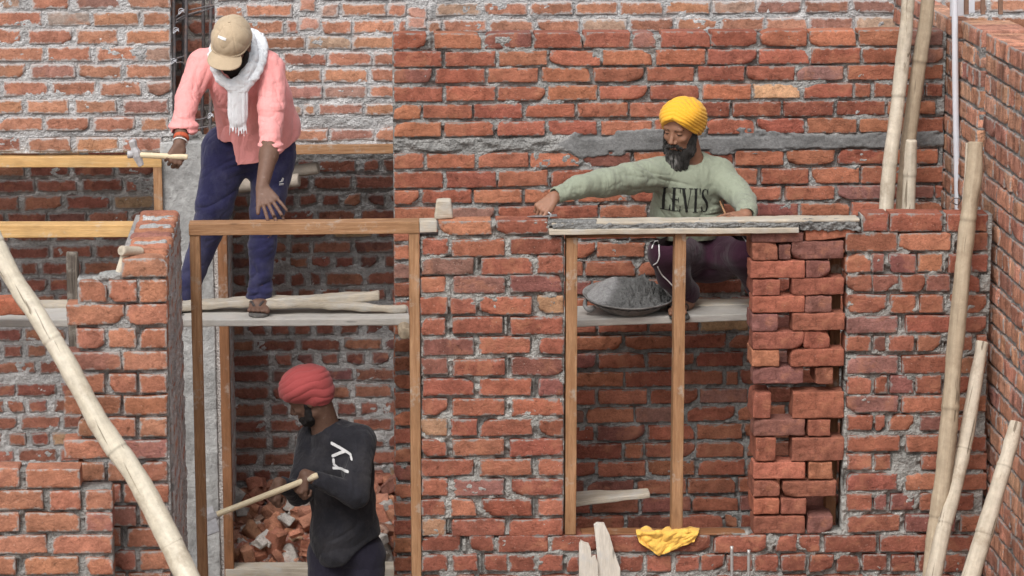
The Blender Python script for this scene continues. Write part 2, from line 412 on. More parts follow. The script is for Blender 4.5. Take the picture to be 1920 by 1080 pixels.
# ------------------------------------------------------------------ materials of the place
M_BF = brick_mat('brick_front', .42, (.30, .29, .275))
M_BR = brick_mat('brick_back', .36, (.30, .29, .275))
M_BW = brick_mat('brick_washed', .64, (.56, .53, .52))
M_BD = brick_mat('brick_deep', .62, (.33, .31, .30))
M_BL = brick_mat('brick_left', .45, (.42, .40, .38))
M_BS = brick_mat('brick_side', .5, (.42, .39, .37), 1.9, 2.2, .22)
M_BSM = brick_mat('brick_side_smeared', 1.12, (.52, .50, .49))
M_BDRY = brick_mat('brick_dry', .18, (.34, .32, .30))
M_MO = mortar_mat('mortar_grey')
M_MOL = mortar_mat('mortar_pale', (1.05, 1.04, 1.04))
M_CON = plain_mat('cast_concrete', (.36, .36, .355), .9, 0, .35, 9, 1., .012, .2, (6, .50, (.22, .215, .21), .75))
M_WF = wood_mat('red_brown_hardwood', (.25, .125, .060), (.34, .185, .095), (.43, .25, .14), 1., .6, .10, (.42, .38, .33))
M_WFD = wood_mat('dark_hardwood', (.17, .075, .035), (.23, .105, .05), (.29, .14, .07), 1., .65, .15, (.36, .31, .27))
M_WY = wood_mat('yellow_softwood', (.52, .30, .12), (.62, .38, .16), (.70, .47, .23), .7, .65, .12, (.58, .54, .48))
M_WP = wood_mat('pale_plank', (.36, .31, .24), (.47, .41, .33), (.57, .51, .42), .8, .85, .45, (.42, .41, .39))
M_WG = wood_mat('cement_grey_plank', (.40, .37, .33), (.50, .47, .43), (.58, .55, .50), .6, .9, .75, (.46, .45, .43))
M_WO = wood_mat('old_grey_wood', (.04, .035, .03), (.11, .09, .075), (.24, .20, .16), 1.4, .9, .3, (.34, .31, .27))
M_REB = plain_mat('rebar_steel', (.13, .12, .125), .7, .3, .35, 40, .5, .002, .4, (20, .5, (.22, .11, .07), .6))
M_PVC = plain_mat('white_pvc', (.62, .63, .68), .5, 0, .05, 10, .05, .001, .4)
M_RUST = plain_mat('rusty_bar', (.20, .12, .085), .85, 0, .35, 50, .5, .002)
M_DIRT = plain_mat('site_dirt', (.22, .18, .15), .95, 0, .35, 6, .9, .01, .1, (9, .52, (.30, .13, .09), .7))

YF, YR, YA, YB, YS, YL = 12.2, 13.15, 14.5, 15.5, 11.15, 10.95
GZ = 0.0
ux, uy = V(1, 0, 0), V(0, 1, 0)
def zz(py, Y, px=960): return P(px, py, Y)[2]
def xx(px, py, Y): return P(px, py, Y)[0]
def bpx(lst, Y):
    "bricks listed as (x0, x1, ytop, ybottom) in photograph pixels, on the plane at depth Y"
    out = []
    for (a, b, t, bt) in lst:
        xm = (a+b)/2; ym = (t+bt)/2
        out.append((xx(a, ym, Y), xx(b, ym, Y), zz(bt, Y, xm), zz(t, Y, xm)))
    return out
def rrow(Y, px0, px1, yt, yb, kind, off, r, holes=(), xref=960, **k):
    ym = (yt+yb)/2; u0, u1 = xx(px0, ym, Y), xx(px1, ym, Y)
    sc = (u1-u0)/(px1-px0)
    return row(u0, u1, zz(yb, Y, xref), zz(yt, Y, xref), kind, off*sc if off else 0, r, [(xx(a, ym, Y), xx(b, ym, Y)) for a, b in holes], **k)
def reg(Y, x0, x1, yt, yb, bottom=None):
    ym = (yt+min(yb, 1080))/2
    return (xx(x0, ym, Y), xx(x1, ym, Y), GZ if bottom is not None else zz(yb, Y, (x0+x1)/2), zz(yt, Y, (x0+x1)/2))

# ground
v, q = rbox(1, 1, 1, .01, (2, 2, 2)); gx, gy = np.meshgrid(np.linspace(-9, 11, 90), np.linspace(5, 20, 80))
gz = .03*fbm(np.stack([gx*1.3, gy*1.3, gx*0], -1), 3, 3)-.03
big = 400.
inner = np.stack([gx, gy, gz], -1).reshape(-1, 3); nu_, nv_ = 90, 80
idx = np.arange(nu_*nv_).reshape(nv_, nu_); ring = np.concatenate([idx[0, :-1], idx[:-1, -1], idx[-1, :0:-1], idx[:0:-1, 0]]); inner[ring, 2] = 0
outr = inner[ring].copy(); ctr = V(1, 12, 0); outr[:, :2] = (outr[:, :2]-ctr[:2])*big/8+ctr[:2]
m_ = len(ring); i_ = np.arange(m_); j_ = (i_+1) % m_; K_ = nu_*nv_
g = mk('ground', np.vstack([inner, outr]), np.vstack([grid_faces(nu_, nv_), np.stack([ring[j_], ring[i_], K_+i_, K_+j_], -1)]), M_DIRT)
g['kind'] = 'structure'

# ---------------- far wall A (washed brick, above the openings), left of the rebar column
r = np.random.default_rng(11)
A_rows = [(-44, -17), (-10, 16), (22, 49), (55, 83), (88, 115), (121, 147), (153, 180), (187, 213), (220, 246), (258, 284)]
A_x = {1: [(-40, 38), (60, 130), (143, 225), (237, 320)], 2: [(-10, 78), (88, 170), (176, 260), (268, 319)], 3: [(-48, 40), (53, 135), (143, 220), (235, 320)],
       4: [(-6, 82), (88, 170), (181, 260), (270, 320)], 5: [(-40, 47), (58, 140), (147, 228), (236, 320)], 6: [(7, 90), (97, 180), (188, 265), (276, 321)],
       7: [(-42, 43), (50, 130), (140, 218), (232, 316)], 8: [(-6, 80), (85, 167), (175, 253), (265, 315)], 9: [(-46, 38), (53, 133), (143, 222), (230, 303)]}
bl = []; grey = {}
for k, (t, b) in enumerate(A_rows):
    for (a, c) in A_x.get(k, [(-30, 52), (60, 142), (150, 232), (240, 318)]):
        bl += bpx([(a, c, t, b)], YA)
        if k == 2 and a == 88: grey[len(bl)-1] = (.36, .29, .25)
    bl += bpx([(-62-92*j-(38 if k % 2 else 0)-80, -62-92*j-(38 if k % 2 else 0), t-j*.8, b-j*.8) for j in range(8)], YA)
make_wall('brick_wall', 'tall mortar-smeared brick wall at the far left with a wooden door head under it', 'wall', (0, YA, 0), ux, V(0, -1, 0), bl,
          [reg(YA, -790, 321, -60, 262), reg(YA, -790, 304, 262, 291)], [M_BW, M_MOL], 'wash', .22, 21, .007, .0055, .0062, (.47, .465, .465), colors=grey, proud=.001, wob=1.4, gap=.006)

# far wall right of the column, runs on behind everything
r = np.random.default_rng(12); bl = []
B_rows = [(-60, -35, 30), (-27, -2, 60), (5, 29, 52), (37, 61, 40), (68, 92, 78), (99, 123, 30), (130, 154, 66), (161, 185, 20), (195, 216, 74), (242, 264, 36)]
pc = {}
for k, (t, b, off) in enumerate(B_rows):
    ho = [(560, 603), (762, 804)] if t < 64 else []
    # the courses above the nearer wall climb slightly to the right, so place them by both ends
    bl += rrow(YA, 404, 1980, t, b, 'S', off, r, ho, xref=960 if t < 64 else 620, SL=.222)
    if ho and k >= 2:
        for (h0, h1) in ho:
            dy = r.uniform(-8, 8); L = r.uniform(.7, 1.); bl += bpx([(h0+1, h0+(h1-h0)*L, t+dy, b+dy)], YA); pc[len(bl)-1] = (.50, .27, .21)
make_wall('brick_wall', 'long washed-out brick wall at the very back, seen above the nearer red wall', 'wall', (0, YA, 0), ux, V(0, -1, 0), bl,
          [reg(YA, 404, 1980, -70, 271)], [M_BW, M_MOL], 'wash', .22, 22, .0075, .0055, .0062, (.47, .465, .465), colors=pc, proud=.001, wob=1.4, gap=.006)

# brick panel deep in the notch behind the rebars
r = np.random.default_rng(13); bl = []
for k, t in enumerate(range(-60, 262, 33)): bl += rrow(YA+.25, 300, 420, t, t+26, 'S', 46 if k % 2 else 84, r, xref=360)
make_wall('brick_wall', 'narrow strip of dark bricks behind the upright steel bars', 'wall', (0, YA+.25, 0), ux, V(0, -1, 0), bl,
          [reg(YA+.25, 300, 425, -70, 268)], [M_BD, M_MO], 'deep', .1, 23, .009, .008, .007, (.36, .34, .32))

# ---------------- concrete column
x0, x1 = xx(305, 500, YA), xx(401, 500, YA); zt = zz(266, YA, 350)
v, q = rbox(x1-x0, .24, zt-GZ+.3, .008, (10, 4, 60), .0035, 9., 5)
col_ = mk('concrete_column', v+V((x0+x1)/2, YA+.118, (zt+GZ-.3)/2), q, M_CON)
col_['label'] = 'rough grey concrete column stub with steel bars sticking out of its top'; col_['category'] = 'column'
# crumbled lip
mb = MB()
for k in range(16):
    s = r.uniform(.012, .03); v, q = rbox(s*2, s*1.6, s*1.3, s*.5, (2, 2, 2), .006, 30, k)
    mb.add(v+V(r.uniform(x0+.02, x1-.02), YA+r.uniform(.02, .2), zt+s*.4), q, c=(.45, .44, .43))
mb.build('crumbled_edge', M_MO, col_)
# rebar cage, each bar a part
cage = empty('rebar_cage', (P(360, 262, YA+.1)), 'rusty grey upright steel bars tied together above the concrete column', 'rebar cage')
def ribbed(px0, py0, px1, py1, Y0, Y1, rad, name, parent, mat, wob=.004, sd=0):
    a, b = P(px0, py0, Y0), P(px1, py1, Y1); n = 90; t = np.linspace(0, 1, n)[:, None]; pts = a*(1-t)+b*t
    pts = pts+wob*np.stack([vnoise(np.stack([t[:, 0]*4+sd, t[:, 0]*0, t[:, 0]*0], -1), 1), vnoise(np.stack([t[:, 0]*4+sd+9, t[:, 0]*0, t[:, 0]*0], -1), 2), 0*t[:, 0]], -1)
    rr = rad*(1+.14*(np.arange(n) % 3 == 0)); v, q, tt = tube(pts, rr, 10); return mk(name, v, q, mat, parent, tri=tt)
for k, (a, b, Y) in enumerate([(327, 325, YA+.03), (345, 341, YA+.20), (381, 380, YA+.20), (396, 394, YA+.04), (349, 350, YA+.03)]):
    ribbed(a, -60, b, 268, Y, Y, .0085, 'vertical_bar', cage, M_REB, sd=k*7)
for k, pts in enumerate([[(322, 40), (345, 22), (402, 10), (398, 14), (345, 30), (322, 44)], [(324, 46), (350, 32), (400, 14)], [(320, 112), (350, 104), (350, 100)],
                         [(322, 122), (344, 118), (362, 150)], [(322, 218), (372, 224), (400, 214)], [(345, 252), (375, 240), (402, 236)]]):
    p = [P(x, y, YA+.03+.02*(i % 2)) for i, (x, y) in enumerate(pts)]
    v, q, t = tube(spline(p, 40), .0045, 8); mk('tie_bar', v, q, M_REB, cage, tri=t)
for k, (x, y) in enumerate([(340, 24), (326, 118), (395, 220), (330, 60)]):
    th = np.linspace(0, 14, 60); p = P(x, y, YA+.0)[None]+np.stack([.014*np.cos(th), .012*np.sin(th)*.8, .010*np.sin(th*1.3)+th*.0012], -1)
    v, q, t = tube(p, .0016, 5); mk('binding_wire', v, q, M_PVC, cage, tri=t)

# ---------------- deep wall B behind the openings
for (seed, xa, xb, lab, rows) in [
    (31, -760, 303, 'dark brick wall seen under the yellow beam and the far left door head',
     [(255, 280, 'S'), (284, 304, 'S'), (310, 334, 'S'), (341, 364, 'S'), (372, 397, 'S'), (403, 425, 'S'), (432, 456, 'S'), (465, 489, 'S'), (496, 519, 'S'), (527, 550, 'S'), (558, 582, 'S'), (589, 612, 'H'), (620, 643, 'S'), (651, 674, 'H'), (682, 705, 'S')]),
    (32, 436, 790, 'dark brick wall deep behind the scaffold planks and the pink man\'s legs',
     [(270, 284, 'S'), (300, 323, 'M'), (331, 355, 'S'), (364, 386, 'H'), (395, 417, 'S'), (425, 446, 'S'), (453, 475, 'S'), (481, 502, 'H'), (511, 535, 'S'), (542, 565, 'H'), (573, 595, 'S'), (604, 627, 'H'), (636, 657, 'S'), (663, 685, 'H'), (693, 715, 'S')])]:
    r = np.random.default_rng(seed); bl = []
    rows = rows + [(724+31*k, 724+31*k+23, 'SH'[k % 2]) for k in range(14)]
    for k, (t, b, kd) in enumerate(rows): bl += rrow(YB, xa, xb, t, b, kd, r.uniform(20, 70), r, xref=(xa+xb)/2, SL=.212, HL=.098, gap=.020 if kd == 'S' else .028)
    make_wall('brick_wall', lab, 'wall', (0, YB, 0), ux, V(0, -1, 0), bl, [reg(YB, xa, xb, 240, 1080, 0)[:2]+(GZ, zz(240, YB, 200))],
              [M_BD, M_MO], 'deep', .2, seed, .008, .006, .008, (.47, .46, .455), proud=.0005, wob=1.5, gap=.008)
# cross wall joining A and B, its edge and side seen right of the inner door post
XC = xx(423, 600, YA+.0); r = np.random.default_rng(33); bl = []
z = GZ+.02; k = 0
while z < zz(275, YA, 430)-.05: bl += row(YA+.02, YB-.02, z, z+.075, 'SH'[k % 2], 0, r); z += .0905; k += 1
make_wall('brick_wall', 'smeared side of the cross wall right beside the dark inner door post', 'wall', (XC, 0, 0), uy, V(1, 0, 0), bl, [(YA+.01, YB-.01, GZ, zz(272, YA, 430))],
          [M_BSM, M_MOL], 'wash', .06, 34, .012, .002, .007, (.44, .41, .39))

# ---------------- nearer back wall R with the wide mortar band
r = np.random.default_rng(41); bl = []
XR0, XR1 = 738, 1768
R0 = [(738, 800), (815, 903), (908, 997), (1002, 1091), (1095, 1182), (1187, 1230), (1240, 1331), (1333, 1420), (1426, 1513), (1517, 1605), (1610, 1700), (1705, 1768)]
tilt = lambda x: -(x-850)*.0075
for (a, b) in R0: bl += bpx([(a, b, 63+tilt((a+b)/2), 92+tilt((a+b)/2))], YR)
Rr = [(97, 125, 88, 'S'), (129, 156, 70, 'S'), (163, 190, 90, 'S'), (196, 223, 50, 'S'), (229, 256, 87, 'S'), (288, 316, 55, 'S'), (322, 352, 90, 'S'), (357, 382, 46, 'S'), (389, 413, 92, 'S'),
      (424, 452, 60, 'S'), (459, 487, 90, 'S'), (494, 521, 60, 'S'), (530, 556, 80, 'S'), (564, 591, 40, 'S'), (600, 627, 92, 'S'), (634, 660, 50, 'S'), (668, 694, 90, 'S')]
Rr += [(702+34*k, 702+34*k+27, [50, 92, 70, 88][k % 4], 'S') for k in range(14)]
tan = {}
for (t, b, off, kd) in Rr:
    n0 = len(bl); bl += rrow(YR, XR0+1, XR1, t, b, kd, off, r, xref=850)
    if t == 163: tan[n0+7] = (.62, .36, .21)
def band(uu, vv, w, col):
    zt_, zb_ = zz(257, YR, 850), zz(286, YR, 850); mid = (zt_+zb_)/2
    e = fbm(np.stack([uu*9, vv*9, uu*0+3], -1), 4, 77)*.011; d = np.abs(vv-mid)-(zt_-zb_)/2+e
    inb = sstep(-d, -.002, .010)
    u0, u1 = xx(1045, 270, YR), xx(1600, 270, YR)      # the part smoothed with the trowel, wider than the joint
    c0 = mid+.006*np.sin(uu*5)+.004; wd = .060+.013*np.sin(uu*7+1)+.014*np.exp(-((uu-u0-.28)/.22)**2)-.012*sstep(uu, u0+.6, u0+1.1)
    tap = sstep(uu, u0-.02, u0+.14)*(1-sstep(uu, u1-.1, u1+.3)*.35)
    d2 = np.abs(vv-c0)-wd*tap+e*.9; sm = sstep(-d2, -.003, .006)*(uu > u0-.02)
    rough_ = fbm(np.stack([uu*26, vv*34, uu*0], -1), 4, 71)
    w = w*(1-inb)+inb*(.004+.013*rough_)
    w = w*(1-sm)+sm*(.010+.0018*fbm(np.stack([uu*6, vv*30, uu*0], -1), 3, 72)+.003*rough_*sstep(uu, u0+.9, u0+1.3))
    col = col.copy(); f = np.clip(inb*.35*(1-sm), 0, 1)[:, None]; col[:, :3] = col[:, :3]*(1-f)+np.array([.30, .295, .285])*f
    s3 = sm[:, None]; col[:, 3] = 1-.8*sm; col[:, :3] = col[:, :3]*(1-s3)+np.array([.175, .175, .175])*s3
    return w, col
zb0 = zz(1080, YR, 1200)
make_wall('brick_wall', 'red brick wall with a wide grey mortar band behind the man in the yellow turban', 'wall', (0, YR, 0), ux, V(0, -1, 0), bl,
          [(xx(738, 300, YR), xx(1768, 300, YR), zz(700, YR, 1200), zz(67, YR, 1200)), (xx(738, 300, YR), xx(1768, 300, YR), GZ, zz(700, YR, 1200))], [M_BR, M_MO], 'back', .112, 42, .0058, .0065, .0075, (.335, .33, .32), gap=.020, patch=band, colors=tan)

# ---------------- front wall: pillar, sill wall and right part
r = np.random.default_rng(51); fl = []
pil = [[(823, 922, 415, 441), (931, 1029, 413, 439)],
 [(792, 840, 447, 478), (848, 947, 450, 481), (957, 1055, 446, 477)], [(791, 888, 483, 515), (902, 1000, 483, 515), (1008, 1057, 480, 512)],
 [(790, 836, 520, 549), (850, 947, 518, 550), (957, 1055, 516, 549)], [(788, 839, 557, 590), (845, 893, 559, 589), (900, 997, 557, 590), (1008, 1057, 555, 588)],
 [(789, 835, 597, 629), (848, 943, 595, 626), (958, 1055, 595, 627)], [(793, 889, 634, 667), (898, 995, 633, 664), (1010, 1057, 633, 664)],
 [(791, 839, 672, 703), (850, 947, 674, 705), (959, 1056, 671, 704)]]
for rw in pil: fl += bpx(rw, YF)
y = 711; k = 0
while y < 1000:
    rw = [[(792, 889), (900, 998), (1009, 1057)], [(790, 838), (849, 947), (958, 1056)], [(790, 838), (846, 893), (902, 998), (1008, 1056)], [(790, 838), (849, 947), (958, 1056)]][k % 4]
    fl += bpx([(a+r.uniform(-2, 2), b+r.uniform(-2, 2), y, y+31) for a, b in rw], YF); y += 37.6; k += 1
F2 = [(401, 434, [(1619, 1666), (1669, 1767), (1776, 1852)]), (437, 471, [(1586, 1683), (1686, 1783), (1797, 1852)]), (476, 511, [(1586, 1633), (1635, 1658), (1667, 1717), (1721, 1767), (1779, 1812), (1820, 1852)]),
 (516, 547, [(1587, 1635), (1637, 1685), (1688, 1735), (1737, 1782), (1790, 1836)]), (553, 588, [(1588, 1662), (1670, 1717), (1725, 1770), (1782, 1850)]), (593, 624, [(1587, 1683), (1698, 1795), (1803, 1850)]),
 (630, 660, [(1586, 1633), (1638, 1660), (1667, 1714), (1720, 1765), (1778, 1824), (1832, 1850)]), (668, 701, [(1587, 1684), (1692, 1788), (1796, 1850)]), (706, 738, [(1588, 1634), (1640, 1664), (1669, 1713), (1717, 1765), (1774, 1820)]),
 (742, 773, [(1588, 1684), (1691, 1788), (1796, 1850)]), (779, 808, [(1588, 1636), (1642, 1660), (1667, 1714), (1725, 1768), (1776, 1822)]), (816, 847, [(1588, 1687), (1698, 1794), (1802, 1850)]),
 (852, 881, [(1588, 1634), (1640, 1670), (1727, 1773), (1782, 1850)]), (888, 920, [(1588, 1682), (1698, 1792), (1800, 1850)]), (926, 958, [(1588, 1634), (1640, 1663), (1670, 1715), (1725, 1770), (1779, 1826)]),
 (966, 997, [(1588, 1688), (1698, 1792), (1801, 1850)])]
for (t, b, xs_) in F2: fl += bpx([(a, c, t+r.uniform(-1, 1), b+r.uniform(-1, 1)) for a, c in xs_], YF)
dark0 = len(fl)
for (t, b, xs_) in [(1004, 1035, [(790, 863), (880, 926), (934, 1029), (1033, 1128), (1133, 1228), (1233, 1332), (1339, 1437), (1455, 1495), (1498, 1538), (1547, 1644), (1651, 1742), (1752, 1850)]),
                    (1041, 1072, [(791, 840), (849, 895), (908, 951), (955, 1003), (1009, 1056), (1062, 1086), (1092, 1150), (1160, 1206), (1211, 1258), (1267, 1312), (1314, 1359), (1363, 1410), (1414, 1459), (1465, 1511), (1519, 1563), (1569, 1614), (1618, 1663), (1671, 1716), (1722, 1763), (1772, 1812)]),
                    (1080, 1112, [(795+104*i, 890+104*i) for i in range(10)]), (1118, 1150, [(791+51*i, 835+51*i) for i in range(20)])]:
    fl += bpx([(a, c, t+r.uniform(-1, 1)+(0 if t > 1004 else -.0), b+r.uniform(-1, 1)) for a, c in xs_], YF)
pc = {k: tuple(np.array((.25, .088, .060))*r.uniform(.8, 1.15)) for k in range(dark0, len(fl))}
def lumpy(uu, vv, w, col):
    a = fbm(np.stack([uu*30, vv*40, uu*0+8], -1), 3, 81); return w+.004*np.clip(a, 0, 2), col
xe = xx(1851, 700, YF)
make_wall('brick_wall', 'front red brick wall with pillar between the two wooden frames', 'wall', (0, YF, 0), ux, V(0, -1, 0), fl,
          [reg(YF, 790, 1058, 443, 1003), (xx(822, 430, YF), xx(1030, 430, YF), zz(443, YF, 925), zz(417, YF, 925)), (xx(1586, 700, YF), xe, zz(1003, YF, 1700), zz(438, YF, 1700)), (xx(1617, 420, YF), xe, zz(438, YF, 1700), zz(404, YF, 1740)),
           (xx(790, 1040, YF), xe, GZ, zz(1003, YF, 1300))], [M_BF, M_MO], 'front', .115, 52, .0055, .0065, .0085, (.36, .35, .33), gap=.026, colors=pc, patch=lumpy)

# ---------------- right side wall, toothed
XS = xx(1851, 700, YF)
zt_s = PX(1905, 92, XS+.03)[2]
bs = []
def side(Xp, y0, y1, seed, lab, th, ztop, xtra=None, bd=None):
    r = np.random.default_rng(seed); bl = []; z = ztop-.078; k = 0
    while z > GZ-.05:
        bl += row(y0, y1, z, z+.0785, 'SSHS'[k % 4], [0, .10, 0, .16][k % 4], r, gap=.005); z -= .0905; k += 1
    return bl
for (Xp, y0, y1, seed, lab, dz) in [(XS-.022, 12.975, 14.45, 61, 'far end of the right-hand side wall, behind the white pipe', .0),
                                    (XS+.0, 12.57, 12.965, 62, 'middle toothed section of the right-hand side wall with a pale cement top', .012),
                                    (XS+.028, 8.6, 12.56, 63, 'nearest section of the right-hand side wall with a broad cement top', .0)]:
    bl = side(Xp, y0+.002, y1, seed, lab, .23, zt_s+dz)
    make_wall('side_wall', lab, 'wall', (Xp, 0, 0), uy, V(-1, 0, 0), [(a, b, c, d) for a, b, c, d in bl], [(y0+.004, y1-.004, GZ, zt_s+dz-.006)],
              [M_BS, M_MO], 'side', .23 if seed != 61 else .1, seed, .009, .008, .006, (.27, .26, .25), group='toothed sections of the right side wall', wob=.7, proud=.001, rough=1.8)

# ---------------- left cross wall with the brick-on-edge top, and its racked end
r = np.random.default_rng(71); bl = []
bl += bpx([(228, 314, 486, 520)], YS-.003)
for (t, b, xs_) in [(526, 567, [(148, 199), (204, 256), (262, 313)]), (572, 609, [(125, 232), (237, 314)]), (617, 653, [(144, 197), (203, 255), (262, 313)]), (660, 694, [(119, 226), (231, 314)]),
                    (702, 737, [(148, 196), (204, 256), (262, 313)]), (743, 777, [(120, 226), (232, 314)]), (784, 819, [(146, 196), (203, 255), (262, 313)]), (826, 860, [(120, 226), (232, 314)]),
                    (867, 902, [(146, 196), (203, 255), (262, 313)]), (909, 943, [(120, 226), (232, 316)]), (950, 985, [(146, 196), (203, 255), (262, 316)]), (991, 1026, [(120, 226), (238, 318)]), (1034, 1069, [(150, 202), (210, 254), (263, 320)]), (1076, 1110, [(130, 236), (242, 320)])]:
    bl += bpx([(a, c, t, b) for a, c in xs_], YS)
X3 = xx(314, 600, YS)
lw = make_wall('brick_wall', 'stepped broken end of the left cross wall with mortar dabs on it', 'wall', (0, YS, 0), ux, V(0, -1, 0), bl,
          [(xx(150, 700, YS), X3-.006, GZ, zz(524, YS, 230)), (xx(236, 505, YS), X3-.008, zz(524, YS, 230)+.001, zz(492, YS, 270))], [M_BL, M_MO], 'left', .11, 72, .0062, .011, .009, (.37, .36, .35), gap=.020)
bl = []; z = zz(524, YS, 280)-.078; k = 0; r = np.random.default_rng(73)
while z > GZ: bl += row(YS+.11, 12.17, z, z+.075, 'SH'[k % 2], r.uniform(.05, .2), r); z -= .0905; k += 1
ext = []
cw = make_wall('brick_wall', 'left cross wall topped with a row of bricks laid across it, smeared with mortar', 'wall', (X3, 0, 0), uy, V(1, 0, 0), bl, [(YS+.111, 12.175, GZ, zz(488, YS, 280)-.006)],
          [M_BSM, M_MOL], 'left', .19, 74, .009, .001, .010, (.42, .40, .39))
mb = MB(); y = YS+.115; k = 0; xw = X3-xx(230, 500, YS)
while y < 12.10:
    w = .100; v, q = rbox(xw*r.uniform(.95, 1.02), w, .077, .020, (9, 6, 4), .004, 22, 100+k)
    ca = pick('left', 1, r)[0]; al = np.full((len(v), 1), .75)
    mb.add(v+V(X3-xw/2+r.normal(0, .003), y+w/2, zz(486, YS, 280)-.032+r.normal(0, .002)), q, c=np.hstack([np.tile(ca, (len(v), 1)), al]), m=0)
    y += w+.018; k += 1
L_ = 12.13-YS-.12; v, q = rbox(xw*.96, L_, .06, .008, (12, 60, 4), .006, 25, 9); mb.add(v+V(X3-xw/2, YS+.12+L_/2, zz(486, YS, 280)-.044), q, c=(.50, .49, .48), m=1)
for (fy, s_) in ((.22, .03), (.62, .045), (.86, .04)):
    v, q = rbox(xw*.75, s_*1.6, .012, .005, (14, 6, 2), .007, 30, int(fy*100)); mb.add(v+V(X3-xw*.48, YS+.12+L_*fy, zz(486, YS, 280)+.004), q, c=(.46, .455, .45), m=1)
top_ = mb.build('coping_bricks', [M_BL, M_MOL], cw)
# dab of mortar
mb = MB()
for (px, py, s) in [(205, 518, .035), (228, 519, .032), (185, 521, .02), (250, 521, .02)]:
    p = P(px, py, YS+.05); v, q = rbox(s*2.6, s*1.6, s*1.1, s*.45, (4, 4, 3), .008, 22, int(px)); mb.add(v+p, q, c=(.40, .40, .39))
mb.build('mortar_dab', M_MO, lw)

# lower left wall in the very front
r = np.random.default_rng(75); bl = []
for k, (t, b) in enumerate([(880, 915), (921, 956), (962, 997), (1005, 1039), (1045, 1078), (1086, 1120)]):
    bl += bpx([(-75-114*j-102-(55 if k % 2 else 0), -75-114*j-(55 if k % 2 else 0), t, b) for j in range(4)], YL)
    xs_ = {3: [(-20, 87), (100, 211)], 4: [(-70, 30), (45, 147), (160, 212)]}.get(k, [(-20, 82), (94, 150), (160, 211)] if k % 2 else [(-60, 36), (48, 150), (160, 212)])
    bl += bpx([(a, c, t, b) for a, c in xs_ if not (k == 0 and c > 155)], YL)
make_wall('brick_wall', 'low brick wall in the lower left corner, in front of the leaning bamboo pole', 'wall', (0, YL, 0), ux, V(0, -1, 0), bl,
          [(xx(-585, 1000, YL), xx(210, 1000, YL), GZ, zz(919, YL, 100)), (xx(-585, 900, YL), xx(148, 900, YL), zz(919, YL, 100)+.001, zz(884, YL, 80))], [M_BL, M_MO], 'left', .11, 76, .0062, .012, .008, (.30, .29, .275), gap=.020)
# ------------------------------------------------------------------ timber frames
def hbeam(name, px0, px1, py0t, py1t, h_px, Y, D, mat, parent=None, **k):
    "beam whose front face is seen from px0 to px1, top edge at py0t..py1t, h_px tall"
    a = P(px0, py0t+h_px/2, Y); b = P(px1, py1t+h_px/2, Y); H = h_px/(F*math.cos(PITCH))*np.dot(a-CAM, fw)
    a = a+V(0, D/2, 0); b = b+V(0, D/2, 0)
    return beam(name, a, b, D, H, mat, parent, **k)
def vbeam(name, px0, px1, py0, py1, Y, D, mat, parent=None, bottom=None, **k):
    "upright seen between px0 and px1, from py0 down to py1 (or down to height bottom)"
    a = P((px0+px1)/2, py0, Y); W = (px1-px0)/F*np.dot(a-CAM, fw); z1 = P(0, py1, Y)[2] if bottom is None else bottom
    a = a+V(0, D/2, 0); b = a.copy(); b[2] = z1
    return beam(name, b, a, W, D, mat, parent, side=(0, 1, 0), **k)
dfr = empty('door_frame', (xx(570, 900, YF), YF, 0), 'brown wooden door frame with mitred corners, under the hands of the man in pink', 'door frame')
hbeam('head', 354, 786, 420, 416, 22, YF-.01, .09, M_WF, dfr, seed=1)
hbeam('head_extension', 787, 819, 416, 415, 20, YF-.008, .09, M_WP, dfr, n=(6, 4, 3), seed=2)
vbeam('post', 355, 374, 442, 0, YF-.006, .09, M_WF, dfr, bottom=0, seed=3)
vbeam('post', 767, 786, 438, 0, YF-.006, .09, M_WF, dfr, bottom=0, seed=4)
wfr = empty('window_frame', (xx(1170, 900, YF), YF, zz(1000, YF)), 'brown wooden window frame posts in front of the squatting man', 'window frame')
zs_ = zz(1003, YF, 1180)
vbeam('post', 1062, 1083, 446, 0, YF+.004, .08, M_WF, wfr, bottom=zs_+.004, seed=5)
vbeam('post', 1266, 1287, 436, 0, YF+.004, .08, M_WF, wfr, bottom=zs_+.004, seed=6)
vbeam('post', 1560, 1580, 440, 0, YF+.13, .07, M_WFD, wfr, bottom=zs_+.004, seed=7)
hbeam('head', 1062, 1600, 441, 433, 6, YF+.03, .06, M_WFD, wfr, seed=8)
tag(hbeam('timber_beam', -600, 286, 425, 422, 23, YF, .10, M_WY, seed=9), 'yellow wooden beam running in from the left edge to the brick coping', 'beam')
fr2 = empty('door_frame', (xx(150, 400, YA), YA-.03, 0), 'far left wooden frame under the washed brick wall, behind the hammer', 'door frame')
hbeam('head', -700, 303, 295, 295, 19, YA-.035, .09, M_WY, fr2, seed=10)
vbeam('post', 287, 303, 311, 0, YA-.033, .09, M_WF, fr2, bottom=0, seed=11)
fr3 = empty('window_frame', (xx(580, 700, YA), YA, zz(1075, YA)), 'dark wooden frame deep behind the man in pink, brick rubble on its sill', 'window frame')
hbeam('head', 403, 750, 274, 271, 17, YA-.02, .09, M_WF, fr3, seed=12)
vbeam('post', 404, 422, 291, 0, YA-.022, .09, M_WFD, fr3, bottom=0, seed=13)
hbeam('sill', 423, 752, 1067, 1065, 22, YA-.024, .12, M_WP, fr3, seed=14)

